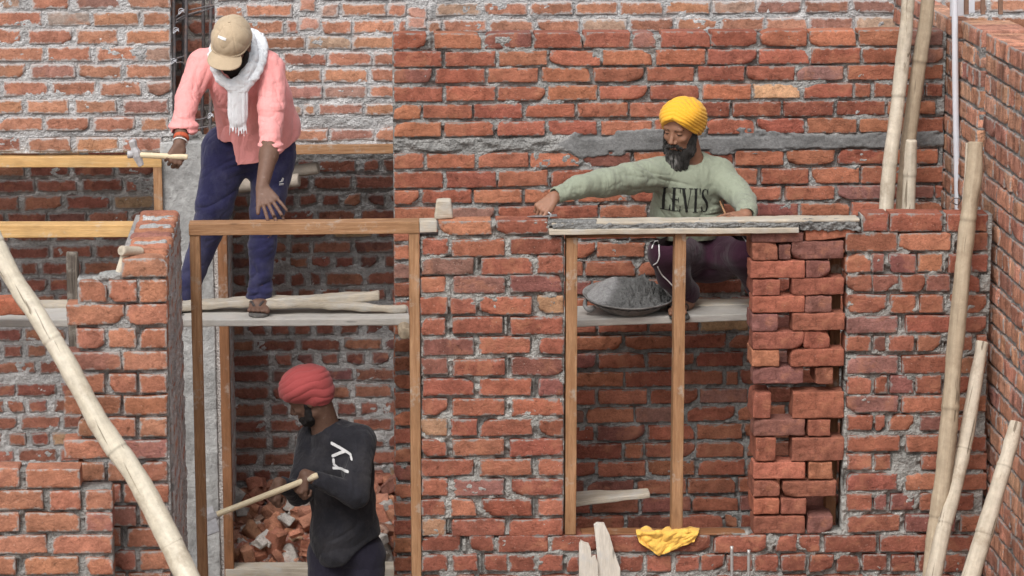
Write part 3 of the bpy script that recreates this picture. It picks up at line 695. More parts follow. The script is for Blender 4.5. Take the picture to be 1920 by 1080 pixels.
# ------------------------------------------------------------------ planks and scaffolding
def plank(name, label, a, b, W, T, mat, seed, warp=.006, parent=None, side=None, taper=0., cat='plank', group=None, rr=.006, jit=.0025, n=(60, 6, 3)):
    L = float(np.linalg.norm(np.array(b)-np.array(a)))
    def wf(v):
        v = v.copy(); t = v[:, 0]/L+.5
        v[:, 2] += warp*np.sin(t*2.7+seed)+warp*.5*np.sin(t*7+seed*2); v[:, 1] += warp*np.sin(t*4+seed*3)
        v[:, 1] *= 1-taper*t; v[:, 1] += .005*vnoise(np.stack([t*9, np.sign(v[:, 1]), t*0+seed], -1), seed)
        return v
    v, q = rbox(L, W, T, rr, n, jit, 14, seed, wf)
    o = mk(name, v, q, mat); o.matrix_world = frame_of(a, b, side)
    if parent is None: tag(o, label, cat, group)
    else: put_under(o, parent)
    return o
def plank_px(name, label, x0, y0, x1, y1, Yf, W, T, mat, seed, **k):
    "front top edge runs through the two pixels at depth Yf"
    a = P(x0, y0, Yf)+V(0, W/2, -T/2); b = P(x1, y1, Yf)+V(0, W/2, -T/2)
    return plank(name, label, a, b, W, T, mat, seed, **k)
G = 'scaffold planks the men stand on'
plank_px('plank', 'long cement-grey scaffold plank under the sandal of the man in pink', -620, 600, 768, 596, 12.72, .27, .034, M_WG, 3, warp=.003, group=G)
plank_px('plank', 'lower scaffold plank under the mortar pan and the squatting man', 800, 609, 1455, 587, 12.66, .29, .034, M_WG, 5, warp=.002, group=G)
plank_px('plank', 'upper pale scaffold plank behind the sandals of the squatting man', 1215, 575, 1455, 568, 12.84, .13, .034, M_WP, 8, warp=.001, group=G)
plank_px('plank', 'split pale board behind the sandalled foot, broken at its right end', 330, 571, 712, 551, 12.84, .12, .035, M_WP, 9, taper=.4, warp=.003, rr=.010, jit=.006, group='loose boards')
plank_px('plank', 'narrow light board with a rounded end, pointing right behind the sandal', 500, 566, 764, 577, 12.80, .075, .030, M_WP, 12, taper=.35, warp=.002, rr=.012, jit=.006, group='loose boards')
plank_px('plank', 'thin pale board behind the leaning bamboo at the left edge', -560, 571, 300, 570, 12.96, .10, .022, M_WP, 14, warp=.002, group='loose boards')
# putlogs that carry the planks
def node_cols(t, L, nodes, nseg):
    "bamboo is darker in the groove of each node"
    k = np.ones(len(t))
    for nd in nodes: k *= 1-.28*np.exp(-((t-nd-.012/L)*L/.005)**2)
    k = np.concatenate([np.repeat(k, nseg), [.6, .6]]); return np.stack([k, k*.97, k*.93], -1)
def log_(name, label, a, b, rad, mat, seed, cat='pole', group=None, nodes=(), bend=0., taper=.1, nseg=18, parent=None, hollow=False, ell=1.):
    "round pole built along local x, with swollen rings at nodes (0..1)"
    a, b = np.array(a, float), np.array(b, float); L = float(np.linalg.norm(b-a)); n = max(24, int(L/.02)); t = np.linspace(0, 1, n)
    ends = [0, .004, .012]; t = np.unique(np.concatenate([t, ends, [1-e for e in ends]])); n = len(t)
    rr = rad*(1+taper*(.5-t)); rr *= 1+.05*fbm(np.stack([t*L*3+seed, t*0, t*0], -1), 2, seed)
    for nd in nodes: rr = rr*(1+.11*np.exp(-((t-nd)*L/.012)**2)-.035*np.exp(-((t-nd-.022/L)*L/.012)**2))
    e = np.minimum(t, 1-t)*L; rr = rr*np.where(e < .008, .80+.2*np.sqrt(np.clip(e/.008, 0, 1)), 1)
    pts = np.stack([(t-.5)*L, bend*np.sin(t*PI)+.3*rad*vnoise(np.stack([t*L*1.6+seed, t*0, t*0], -1), 5), .3*rad*vnoise(np.stack([t*L*1.6+seed+30, t*0, t*0], -1), 6)], -1)
    for nd in nodes: pts[:, 1] += .18*rad*np.abs(t-nd)*L*(1 if int(nd*97) % 2 else -1)
    v, q, tt = tube(pts, rr, nseg, True, jit=rad*.05, nscale=14, seed=seed, ell=ell)
    o = mk(name, v, q, mat, tri=tt, cols=node_cols(t, L, nodes, nseg)); o.matrix_world = frame_of(a, b)
    if parent is None: tag(o, label, cat, group)
    else: put_under(o, parent)
    return o
def bamboo_mat(name, c0, c1, c2):
    m, nt, b = newmat(name); n = N(nt)
    c = n.ramp(n.noise(2.2, 5, .6, n.mapping((1, 14, 14)), dist=.4), [(.3, c0), (.5, c1), (.7, c2)])
    c = n.mix(1., c, n.ramp(n.noise(30, 5, .7), [(.3, .82), (.7, 1.1)]), 'MULTIPLY')
    c = n.mix(n.ramp(n.noise(5, 7, .78), [(.53, 0.), (.68, .6)]), c, (.27, .21, .15))
    c = n.mix(n.ramp(n.noise(130, 2, .6), [(.68, 0.), (.74, .5)]), c, (.20, .16, .12))
    c = n.mix(1., c, n.attr(), 'MULTIPLY')
    ck = n.noise(1.6, 3, .5, n.mapping((.55, 26, 26)), dist=.2)     # long drying cracks
    c = n.mix(n.ramp(ck, [(.335, .75), (.36, 0.)]), c, (.12, .09, .06))
    nt.links.new(c, b.inputs['Base Color']); b.inputs['Roughness'].default_value = .72; b.inputs['Specular IOR Level'].default_value = .3
    nt.links.new(n.bump(n.noise(20, 5, .65, n.mapping((.35, 3, 3))), .003, .6), b.inputs['Normal']); return m
M_BA1 = bamboo_mat('pale_bamboo', (.42, .37, .30), (.53, .48, .40), (.62, .57, .49))
M_BA2 = bamboo_mat('tan_bamboo', (.30, .245, .18), (.40, .33, .245), (.50, .43, .33))
M_BA3 = bamboo_mat('cream_bamboo', (.50, .455, .37), (.59, .55, .46), (.66, .62, .54))
for k, (px, py, Y0, Y1, lab) in enumerate([(757, 622, 12.45, 13.12, 'short log end under the right end of the long plank')]):
    log_('putlog', lab, P(px, py, 12.62)+V(.0, 0, 0), P(px, py, 12.62)+V(.0, .45, 0), .030, M_BA2, 60+k, 'pole')

def pole_px(name, label, x0, y0, Y0, x1, y1, Y1, wpx, mat, seed, **k):
    a, b = P(x0, y0, Y0), P(x1, y1, Y1); rad = wpx/2/F*np.dot((a+b)/2-CAM, fw)
    return log_(name, label, a, b, rad, mat, seed, **k)
def pole_path(name, label, pts, mat, seed, cat='bamboo pole', group=None, nodes=(), nseg=20, parent=None):
    "pts: (px, py, Y, width px); the pole's own x axis runs from first to last point"
    W = [P(x, y, Y) for x, y, Y, w in pts]; pts = list(pts)
    if pts[-1][1] >= 1100:      # the foot stands on the ground
        d_ = W[-1]-W[-2]; W.append(W[-1]+d_*(W[-1][2]/-d_[2])); pts.append(pts[-1])
    W = np.array(W); R = np.array([w/2/F*np.dot(p-CAM, fw) for p, (x, y, Y, w) in zip(W, pts)])
    L = float(np.linalg.norm(W[-1]-W[0])); n = max(60, int(L/.012)); s = spline(np.hstack([W, R[:, None]]), n); c = s[:, :3]; rr = s[:, 3]; t = np.linspace(0, 1, n)
    rr = rr*(1+.05*fbm(np.stack([t*L*6+seed, t*0, t*0], -1), 3, seed))
    for nd in nodes: rr = rr*(1+.065*np.exp(-((t-nd)*L/.010)**2)-.03*np.exp(-((t-nd-.02/L)*L/.010)**2))
    e = np.minimum(t, 1-t)*L; rr = rr*np.where(e < .012, .82+.18*np.sqrt(np.clip(e/.012, 0, 1)), 1)
    M = frame_of(W[0], W[-1]); Mi = np.array(M.inverted()); c = c@Mi[:3, :3].T+Mi[:3, 3]
    v, q, tt = tube(c, rr, nseg, True, jit=float(R.mean())*.05, nscale=16, seed=seed)
    o = mk(name, v, q, mat, tri=tt, cols=node_cols(t, L, nodes, nseg)); o.matrix_world = M
    if parent is None: tag(o, label, cat, group)
    else: put_under(o, parent)
    return o
GB = 'bamboo scaffold poles'
pole_path('bamboo_pole', 'thick cream bamboo pole leaning across the lower left corner', [(-25, 420, 11.1, 36), (15, 505, 11.03, 36), (75, 600, 10.95, 37), (130, 690, 10.88, 38), (190, 800, 10.8, 40), (262, 905, 10.7, 42), (318, 1012, 10.6, 45), (365, 1110, 10.5, 48)], M_BA3, 1, group=GB, nodes=(.06, .30, .55, .80, .93))
pole_path('bamboo_pole', 'tall pale bamboo pole standing left of its darker neighbour beside the back wall', [(1706, -70, 12.95, 24), (1700, 40, 12.9, 25), (1690, 130, 12.9, 26), (1680, 220, 12.86, 27), (1668, 310, 12.8, 27), (1660, 420, 12.75, 28), (1655, 520, 12.7, 28)], M_BA1, 2, group=GB, nodes=(.13, .42, .66))
pole_path('bamboo_pole', 'tall tan bamboo pole, the right one of the pair rising past the top edge', [(1746, -70, 12.98, 25), (1737, 30, 12.96, 26), (1722, 130, 12.95, 27), (1709, 220, 12.95, 27), (1698, 310, 12.93, 26), (1692, 420, 12.9, 26), (1690, 520, 12.9, 26)], M_BA2, 3, group=GB, nodes=(.30, .62, .85))
pole_path('bamboo_pole', 'short split bamboo stub between the tall pair and the side wall', [(1709, 262, 12.8, 22), (1706, 320, 12.8, 25), (1702, 420, 12.78, 26), (1700, 500, 12.78, 26)], M_BA1, 4, group=GB, nodes=(.35,))
pole_path('bamboo_pole', 'stout weathered pole leaning in front of the front wall by the right corner', [(1829, 266, 12.13, 27), (1826, 330, 12.1, 31), (1813, 430, 12.08, 31), (1800, 560, 12.03, 32), (1788, 680, 11.98, 32), (1779, 800, 11.93, 33), (1768, 900, 11.88, 32), (1752, 1000, 11.83, 30), (1742, 1110, 11.78, 30)], M_BA2, 5, group=GB, nodes=(.2, .52, .74))
pole_path('bamboo_pole', 'slimmer knotted bamboo pole crossing the foot of the stout one', [(1842, 640, 12.1, 22), (1832, 700, 12.06, 26), (1815, 800, 11.98, 27), (1805, 850, 11.94, 29), (1786, 930, 11.86, 29), (1765, 1010, 11.78, 29), (1744, 1110, 11.7, 31)], M_BA1, 6, group=GB, nodes=(.40, .66, .86))
pole_path('bamboo_pole', 'short bamboo pole in the lower right corner leaning on the side wall', [(1906, 790, 11.45, 24), (1893, 840, 11.42, 28), (1872, 910, 11.36, 31), (1848, 990, 11.3, 34), (1812, 1110, 11.2, 36)], M_BA1, 7, group=GB, nodes=(.30, .62))
pole_path('wooden_stick', 'thin split stick tied against the top of the stout right-hand pole', [(1813, 268, 12.2, 5), (1811, 330, 12.18, 6), (1806, 390, 12.16, 6)], M_BA1, 8, cat='stick')
# ------------------------------------------------------------------ smaller things
vb = vbeam('wooden_stake', 123, 146, 473, 760, 12.0, .035, M_WO, seed=21, r=.009, jit=.004); tag(vb, 'weathered dark upright stake behind the stepped brick end', 'stake')
# mallet resting on the stepped wall
ml = empty('wooden_mallet', P(225, 512, YS+.05), 'pale wooden mallet standing on the stepped end of the left wall', 'mallet')
log_('mallet_head', '', P(225, 471, YS+.03), P(263, 472, YS+.12), .021, M_BA1, 31, parent=ml, taper=.1)
log_('handle', '', P(234, 474, YS+.06), P(220, 517, YS+.04), .0155, M_BA3, 32, parent=ml)
# wedge-like block standing on the front wall
v, q = rbox(.072, .045, .085, .008, (6, 4, 6), .003, 30, 5); v[:, 0] *= 1-.13*(v[:, 2]/.0425)
p_ = P(832, 398, YF+.07); o = mk('wood_block', v+V(p_[0], YF+.07, zz(412, YF+.05, 832)+.045), q, M_WP); tag(o, 'short pale wood block standing upright on the front wall beside the door frame', 'wood block')
# lintel boards and mortar
plank_px('lintel_board', 'long pale lintel board on top of the window frame, under the mortar', 1030, 431, 1499, 426.5, YF-.03, .14, .024, M_WP, 15, warp=.0012, cat='board', rr=.004, jit=.0018)
plank_px('lintel_board', 'upper smooth board the squatting man rests his hand on', 1034, 417, 1612, 411, YF-.012, .095, .012, M_WP, 17, warp=.001, cat='board', rr=.004)
def mortar_bed(name, label, x0, x1, yt, yb, Y, D, seed, amp=.009):
    a, b = P(x0, (yt+yb)/2, Y), P(x1, (yt+yb)/2-(x1-x0)*.009, Y); H = (yb-yt)/F*np.dot(a-CAM, fw)
    L = float(np.linalg.norm(b-a)); v, q = rbox(L, D, H, min(.006, H*.3), (int(L/.006), 8, 6), 0, 1, seed)
    k = fbm(v*np.array([38, 60, 60])+seed, 4, seed, .62)[:, None]; c = np.clip(v, -np.array([L, D, H])/2+.008, np.array([L, D, H])/2-.008); d = v-c; l = np.linalg.norm(d, axis=1, keepdims=True)+1e-9
    v = v+d/l*k*amp; o = mk(name, v, q, M_MO, cols=np.tile([.24, .24, .235, 1], (len(v), 1))); o.matrix_world = frame_of(a+V(0, D/2, 0), b+V(0, D/2, 0)); return tag(o, label, 'mortar')
mortar_bed('mortar_bed', 'dark wet mortar squeezed out between the two lintel boards', 1036, 1500, 421, 431, YF-.017, .10, 3, .0075)
mortar_bed('mortar_bed', 'grey mortar lump filling the gap at the right end of the lintel', 1500, 1612, 414, 433, YF-.01, .09, 4, .010)
mortar_bed('mortar_bed', 'thin smear of fresh mortar at the tip of the trowel', 1030, 1120, 415, 424, YF-.012, .05, 6, .004)

# ------------------------------------------------------------------ dry-stacked bricks
st = [  # row label, (x0,x1,yt,yb,kind)
 ('top course', [(1411, 1508, 437, 455, 'left-hand'), (1510, 1604, 424, 449, 'tilted right-hand')]),
 ('second course from the top', [(1411, 1459, 456, 488, 'broken left-hand'), (1461, 1483, 460, 488, 'small cut middle'), (1485, 1583, 453, 487, 'right-hand')]),
 ('third course from the top', [(1407, 1509, 490, 522, 'left-hand'), (1512, 1557, 490, 522, 'right-hand')]),
 ('fourth course from the top', [(1412, 1463, 525, 555, 'left-hand'), (1486, 1583, 522, 554, 'right-hand')]),
 ('fifth course from the top', [(1411, 1509, 556, 587, 'left-hand'), (1511, 1560, 556, 587, 'right-hand')]),
 ('sixth course from the top', [(1410, 1459, 590, 622, 'left-hand'), (1486, 1584, 588, 620, 'right-hand')]),
 ('seventh course from the top', [(1411, 1507, 623, 655, 'left-hand'), (1508, 1557, 622, 654, 'right-hand')]),
 ('eighth course from the top', [(1410, 1462, 657, 688, 'left-hand'), (1482, 1582, 655, 687, 'right-hand')]),
 ('ninth course from the top', [(1413, 1508, 690, 721, 'left-hand'), (1530, 1563, 690, 721, 'right-hand')]),
 ('tenth course from the top', [(1412, 1446, 738, 785, 'left-hand'), (1487, 1583, 736, 785, 'right-hand')]),
 ('eighth course from the bottom', [(1413, 1510, 787, 818, 'left-hand'), (1515, 1558, 788, 818, 'right-hand')]),
 ('seventh course from the bottom', [(1417, 1455, 822, 865, 'left-hand'), (1485, 1583, 822, 865, 'right-hand')]),
 ('sixth course from the bottom', [(1413, 1510, 868, 899, 'left-hand'), (1517, 1561, 868, 899, 'right-hand')]),
 ('fifth course from the bottom', [(1413, 1463, 903, 932, 'left-hand'), (1468, 1568, 903, 932, 'right-hand')]),
 ('fourth course from the bottom', [(1413, 1462, 936, 965, 'left-hand'), (1465, 1512, 936, 965, 'right-hand')]),
 ('bottom course', [(1413, 1510, 969, 1001, 'left-hand'), (1515, 1563, 969, 1001, 'right-hand')])]
r = np.random.default_rng(91)
st_cols = pick('dry', 60, r); kk = 0
for (rl, bs_) in st:
    for (a, b, t, bt, side_) in bs_:
        kk += 1
        (u0, u1, z0, z1), = bpx([(a, b, t, bt)], YF)
        L, H = u1-u0, z1-z0; D = .105 if L > .16 else r.uniform(.16, .2)
        v, q = rbox(L, D, H, min(.006, H*.25), (14, 6, 7), .0030, 30, 200+kk); e = np.exp(-np.minimum(L/2-np.abs(v[:, 0]), H/2-np.abs(v[:, 2]))/.01)
        v[:, 1] += .002*fbm(v*40+kk*3, 3, kk); v[:, 0] += e*.002*vnoise(v*50+kk, kk)
        if r.random() < .4:
            sx = r.choice([-1, 1]); sz = r.choice([-1, 1]); dd = np.clip(1-(L/2-sx*v[:, 0])/.05-(H/2-sz*v[:, 2])/.03, 0, 1); v[:, 1] += dd*.03*(v[:, 1] < 0); v[:, 0] -= sx*dd*.012
        if 'tilted' in side_: an = .09; v = np.stack([v[:, 0]*math.cos(an)-v[:, 2]*math.sin(an), v[:, 1], v[:, 0]*math.sin(an)+v[:, 2]*math.cos(an)], -1)
        al = np.full((len(v), 1), .95); cc = np.hstack([np.tile(st_cols[kk], (len(v), 1)), al])
        o = mk('loose_brick', v, q, M_BDRY, cols=cc); o.location = ((u0+u1)/2, YF+D/2+r.normal(0, .003)+.004, (z0+z1)/2)
        tag(o, f'{side_} brick in the {rl} of the mortarless stack', 'brick', 'dry-stacked bricks closing the window opening')
# brick lying on the plank at the left edge
v, q = rbox(.225, .11, .075, .010, (12, 6, 6), .004, 25, 300); o = mk('loose_brick', v, q, M_BL, cols=np.tile([.50, .17, .10, .9], (len(v), 1)))
o.location = P(2, 572, 12.6); tag(o, 'orange-red brick lying on the long plank at the left edge', 'brick')

# ------------------------------------------------------------------ pipe rolls behind the man in pink
M_PIPE = plain_mat('grey_tan_tube', (.36, .31, .26), .9, 0, .2, 25, .5, .003, .2, (12, .5, (.28, .25, .22), .6))
for k, (x0, y0, x1, y1, w, lab) in enumerate([(440, 336, 598, 316, 24, 'upper grey-brown tube sticking out behind the leg of the man in pink'), (430, 352, 562, 337, 27, 'lower grey-brown tube sticking out behind the leg of the man in pink')]):
    o = pole_px('tube', lab, x0, y0, YA+.18-.06*k, x1, y1, YA+.10-.06*k, w, M_PIPE, 41+k, cat='tube', group='grey-brown tubes')
# ------------------------------------------------------------------ pipes and bars, top right
def bar_px(name, label, x0, y0, x1, y1, Y, wpx, mat, cat, depth=.02, group=None, **k):
    o = beam(name, P(x0, y0, Y), P(x1, y1, Y), wpx/F*np.dot(P(x0, y0, Y)-CAM, fw), depth, mat, side=(0, 1, 0), r=.002, jit=.0005, **k); return tag(o, label, cat, group)
v, q, t = tube(spline([P(1790, -40, 12.93), P(1791, 130, 12.93), P(1793, 260, 12.93), P(1796, 405, 12.93)], 40), .0145, 14); o = mk('plastic_pipe', v, q, M_PVC, tri=t); tag(o, 'thin white plastic pipe running down the toothed corner of the side wall', 'pipe')
bar_px('white_panel', 'white upright panel at the top edge beside the brown bars', 1794, -60, 1794, 30, 13.05, 25, M_PVC, 'panel')
bar_px('white_panel', 'narrower white panel between the first two brown bars', 1821, -60, 1821, 24, 13.3, 12, M_PVC, 'panel')
for k, (x, lab) in enumerate([(1812, 'rusty brown bar right beside the white panel, leftmost of three'), (1843, 'middle one of the three short rusty bars on the side wall'), (1876, 'rightmost of the three short rusty bars on the side wall')]):
    bar_px('steel_bar', lab, x, -60, x, 27, 13.0, 8, M_RUST, 'bar', group='rusty upright bars on the side wall')
# white wall cap of the far right section
o = mk('binding_wire', *tube(spline([P(1782, 380, 12.7), P(1790, 372, 12.68), P(1801, 374, 12.68), P(1796, 384, 12.7), P(1786, 380, 12.7)], 30), .0022, 6)[:2], M_REB); tag(o, 'thin wire loop tied round the white pipe near its foot', 'wire')

# ------------------------------------------------------------------ rubble, boards, cloth at the bottom
r = np.random.default_rng(101)
mb = MB()
for k in range(420):
    t = r.random(); px = r.uniform(425, 760); dep = r.uniform(0, 1); Y = YA+.12+dep*.75
    s = r.uniform(.018, .055)
    top = .30*(1-abs(px-640)/420)+.13*dep; z = zz(1072, YA, 600)+r.uniform(0, 1)**.7*top*.9-.04
    v, q = rbox(s*2*r.uniform(.8, 1.6), s*1.5, s*1.2, s*.12, (3, 3, 2), s*.30, 1.1/s, 400+k)
    A = np.linalg.qr(r.normal(0, 1, (3, 3)))[0]; c = pick('left' if r.random() < .6 else 'wash', 1, r)[0]*r.uniform(.7, 1.15)
    if r.random() < .18: c = np.array([.42, .39, .36])
    if np.linalg.det(A) < 0: A[:, 0] *= -1
    mb.add(v@A.T+V(xx(px, 1040, Y), Y, z), q, c=np.hstack([np.tile(c, (len(v), 1)), np.full((len(v), 1), .8)]))
v, q = rbox(1.0, .8, .25, .05, (24, 20, 6), .06, 5, 5); mb.add(v+V(xx(600, 1040, YA+.5), YA+.56, zz(1072, YA, 600)-.02), q, c=(.33, .12, .08, .3))
o = mb.build('brick_rubble', M_BL); tag(o, 'heap of broken brick rubble behind the legs of the third man', 'rubble', kind='stuff')
# splintered boards in front of the sill
M_WS = wood_mat('splintered_board', (.52, .47, .40), (.62, .57, .50), (.70, .66, .59), .8, .85, .3, (.50, .49, .47))
def board_px(name, label, poly, Y, T, mat, seed, cat='board', group=None):
    "flat board of thickness T whose outline is given in photograph pixels; grain along its height"
    pts = [P(x, y, Y) for x, y in poly]; n = len(pts); c = sum(pts)/n; v = []; 
    top = V(*pts[0]); 
    f = [p-c for p in pts]; b = [p-c+V(0, T, 0) for p in pts]
    verts = np.array(f+b+[np.mean(f, 0), np.mean(b, 0)]); i = np.arange(n); j = (i+1) % n
    q = np.stack([i, j, n+j, n+i], -1); t = np.vstack([np.stack([j, i, np.full(n, 2*n)], -1), np.stack([n+i, n+j, np.full(n, 2*n+1)], -1)])
    R = Matrix(((0, 0, 1), (0, 1, 0), (-1, 0, 0)))      # local x = world z
    Rn = np.array(R).T; v2 = verts@Rn.T if False else np.stack([verts[:, 2], verts[:, 1], -verts[:, 0]], -1)
    o = mk(name, v2, q[:, ::-1], mat, smooth=False, tri=t[:, ::-1]); M = Matrix(((0, 0, -1, c[0]), (0, 1, 0, c[1]), (1, 0, 0, c[2]), (0, 0, 0, 1))); o.matrix_world = M
    return tag(o, label, cat, group)
board_px('splintered_board', 'left one of two splintered pale boards standing against the wall below the window', [(1086, 1424), (1086, 1022), (1089, 1014), (1096, 1018), (1104, 1020), (1107, 1027), (1109, 1046), (1113, 1044), (1117, 1043), (1121, 1056), (1125, 1424)], YF-.09, .02, M_WS, 1, group='splintered boards below the window')
board_px('splintered_board', 'right taller splintered board with a slanted top below the window', [(1126, 1424), (1121, 1060), (1118, 1020), (1114, 985), (1120, 981), (1133, 982), (1143, 1003), (1152, 1035), (1163, 1066), (1163, 1424)], YF-.07, .022, M_WS, 2, group='splintered boards below the window')
for k, (x, y, lab) in enumerate([(1372, 1024, 'left one of two thin grey rods in front of the sill wall'), (1404, 1031, 'right one of two thin grey rods in front of the sill wall')]):
    a, b = P(x, y, YF-.25), P(x+(3 if k == 0 else -2), 1430, YF-.25); n = 60; tt = np.linspace(0, 1, n)[:, None]
    v, q, t = tube(a*(1-tt)+b*tt, .0068*(1+.12*(np.arange(n) % 3 == 0)), 10); o = mk('steel_rod', v, q, plain_mat('galvanised_rod', (.42, .41, .40), .5, .5, .2, 60, .3), tri=t); tag(o, lab, 'rod', 'thin grey rods')
# sill boards inside the window opening (seen faintly through the caption)
plank_px('plank', 'tapering pale board lying inside the window opening above the sill', 1060, 945, 1222, 932, YF+.28, .20, .022, M_WP, 25, taper=.6, warp=.002)
plank_px('sill_board', 'flat timber lying along the window sill', 1090, 1000, 1400, 1000, YF+.01, .09, .010, M_WFD, 26, warp=.0005, cat='board')
# crumpled yellow cloth hanging over the sill
M_YC = cloth_mat('yellow_sack_cloth', (.78, .47, .10), .12, 600, .9, 30, foldd=.01)
nu_, nv_ = 60, 44; uu, vv = np.meshgrid(np.linspace(0, 1, nu_), np.linspace(0, 1, nv_))
pts = []
for t, s in zip(vv.ravel(), uu.ravel()):
    if t < .35: x = 1192+s*118; y = 996; Y = YF+.10-.10*(t/.35)
    else:
        k_ = (t-.35)/.65; bot = 1041-abs(s-.36)*(42 if s > .36 else 75); x = 1192+s*118+(0 if True else 0); y = 997+(bot-997)*k_; Y = YF-.012
        x = x+(1236-x)*.12*k_
    p = P(x, y, Y); pts.append(p)
pts = np.array(pts).reshape(nv_, nu_, 3); fo = fbm(np.stack([uu*5+vv*2.5, vv*2-uu*1.5, uu*0], -1), 3, 55)
pts[..., 1] -= np.abs(fo)*.022+.004; pts[..., 2] += .012*fbm(np.stack([uu*6, vv*6, uu*0+4], -1), 2, 56)*(vv < .35)+.012*(vv < .36)
pts = pts.reshape(-1, 3); q = grid_faces(nu_, nv_); 
o = mk('yellow_cloth', pts, q, M_YC); sm = o.modifiers.new('thick', 'SOLIDIFY'); sm.thickness = .003; tag(o, 'crumpled yellow cloth hanging over the window sill', 'cloth')
# ------------------------------------------------------------------ smooth solids: bodies and clothes grown as one surface
from mathutils.bvhtree import BVHTree
def rc(a, b, ra, rb, sq=None):
    "tapered round limb; sq=(axis, factor) flattens it along a world axis direction"
    a, b = np.array(a, float), np.array(b, float)
    if sq is not None:
        ax = np.array(sq[0], float); ax /= np.linalg.norm(ax); f = sq[1]
        def tr(p): d = (p-a)@ax; return p+(d*(1/f-1))[..., None]*ax
        b2 = tr(b)
    else: tr = None; b2 = b
    ba = b2-a; L2 = max(float(ba@ba), 1e-12)
    def fn(p):
        if tr is not None: p = tr(p)
        pa = p-a; t = np.clip((pa@ba)/L2, 0, 1); d = np.linalg.norm(pa-t[..., None]*ba, axis=-1)-(ra+(rb-ra)*t)
        return d*(sq[1] if sq is not None and sq[1] < 1 else 1)
    return fn
def ell(c, r, R=None):
    c, r = np.array(c, float), np.array(r, float); R = np.eye(3) if R is None else np.array(R, float)   # rows of R = the three axes
    def fn(p):
        q = (p-c)@R.T; k0 = np.linalg.norm(q/r, axis=-1); k1 = np.linalg.norm(q/(r*r), axis=-1)+1e-9; return k0*(k0-1)/k1
    return fn
def boxf(c, h, R=None, r=.004):
    c, h = np.array(c, float), np.array(h, float); R = np.eye(3) if R is None else np.array(R, float)
    def fn(p):
        q = np.abs((p-c)@R.T)-(h-r); return np.linalg.norm(np.maximum(q, 0), axis=-1)+np.minimum(q.max(-1), 0)-r
    return fn
def basis(a, b):
    "rows: a, b made square to a, a x b"
    a = np.array(a, float); a /= np.linalg.norm(a); b = np.array(b, float); b = b-a*(a@b); b /= np.linalg.norm(b); return np.array([a, b, np.cross(a, b)])
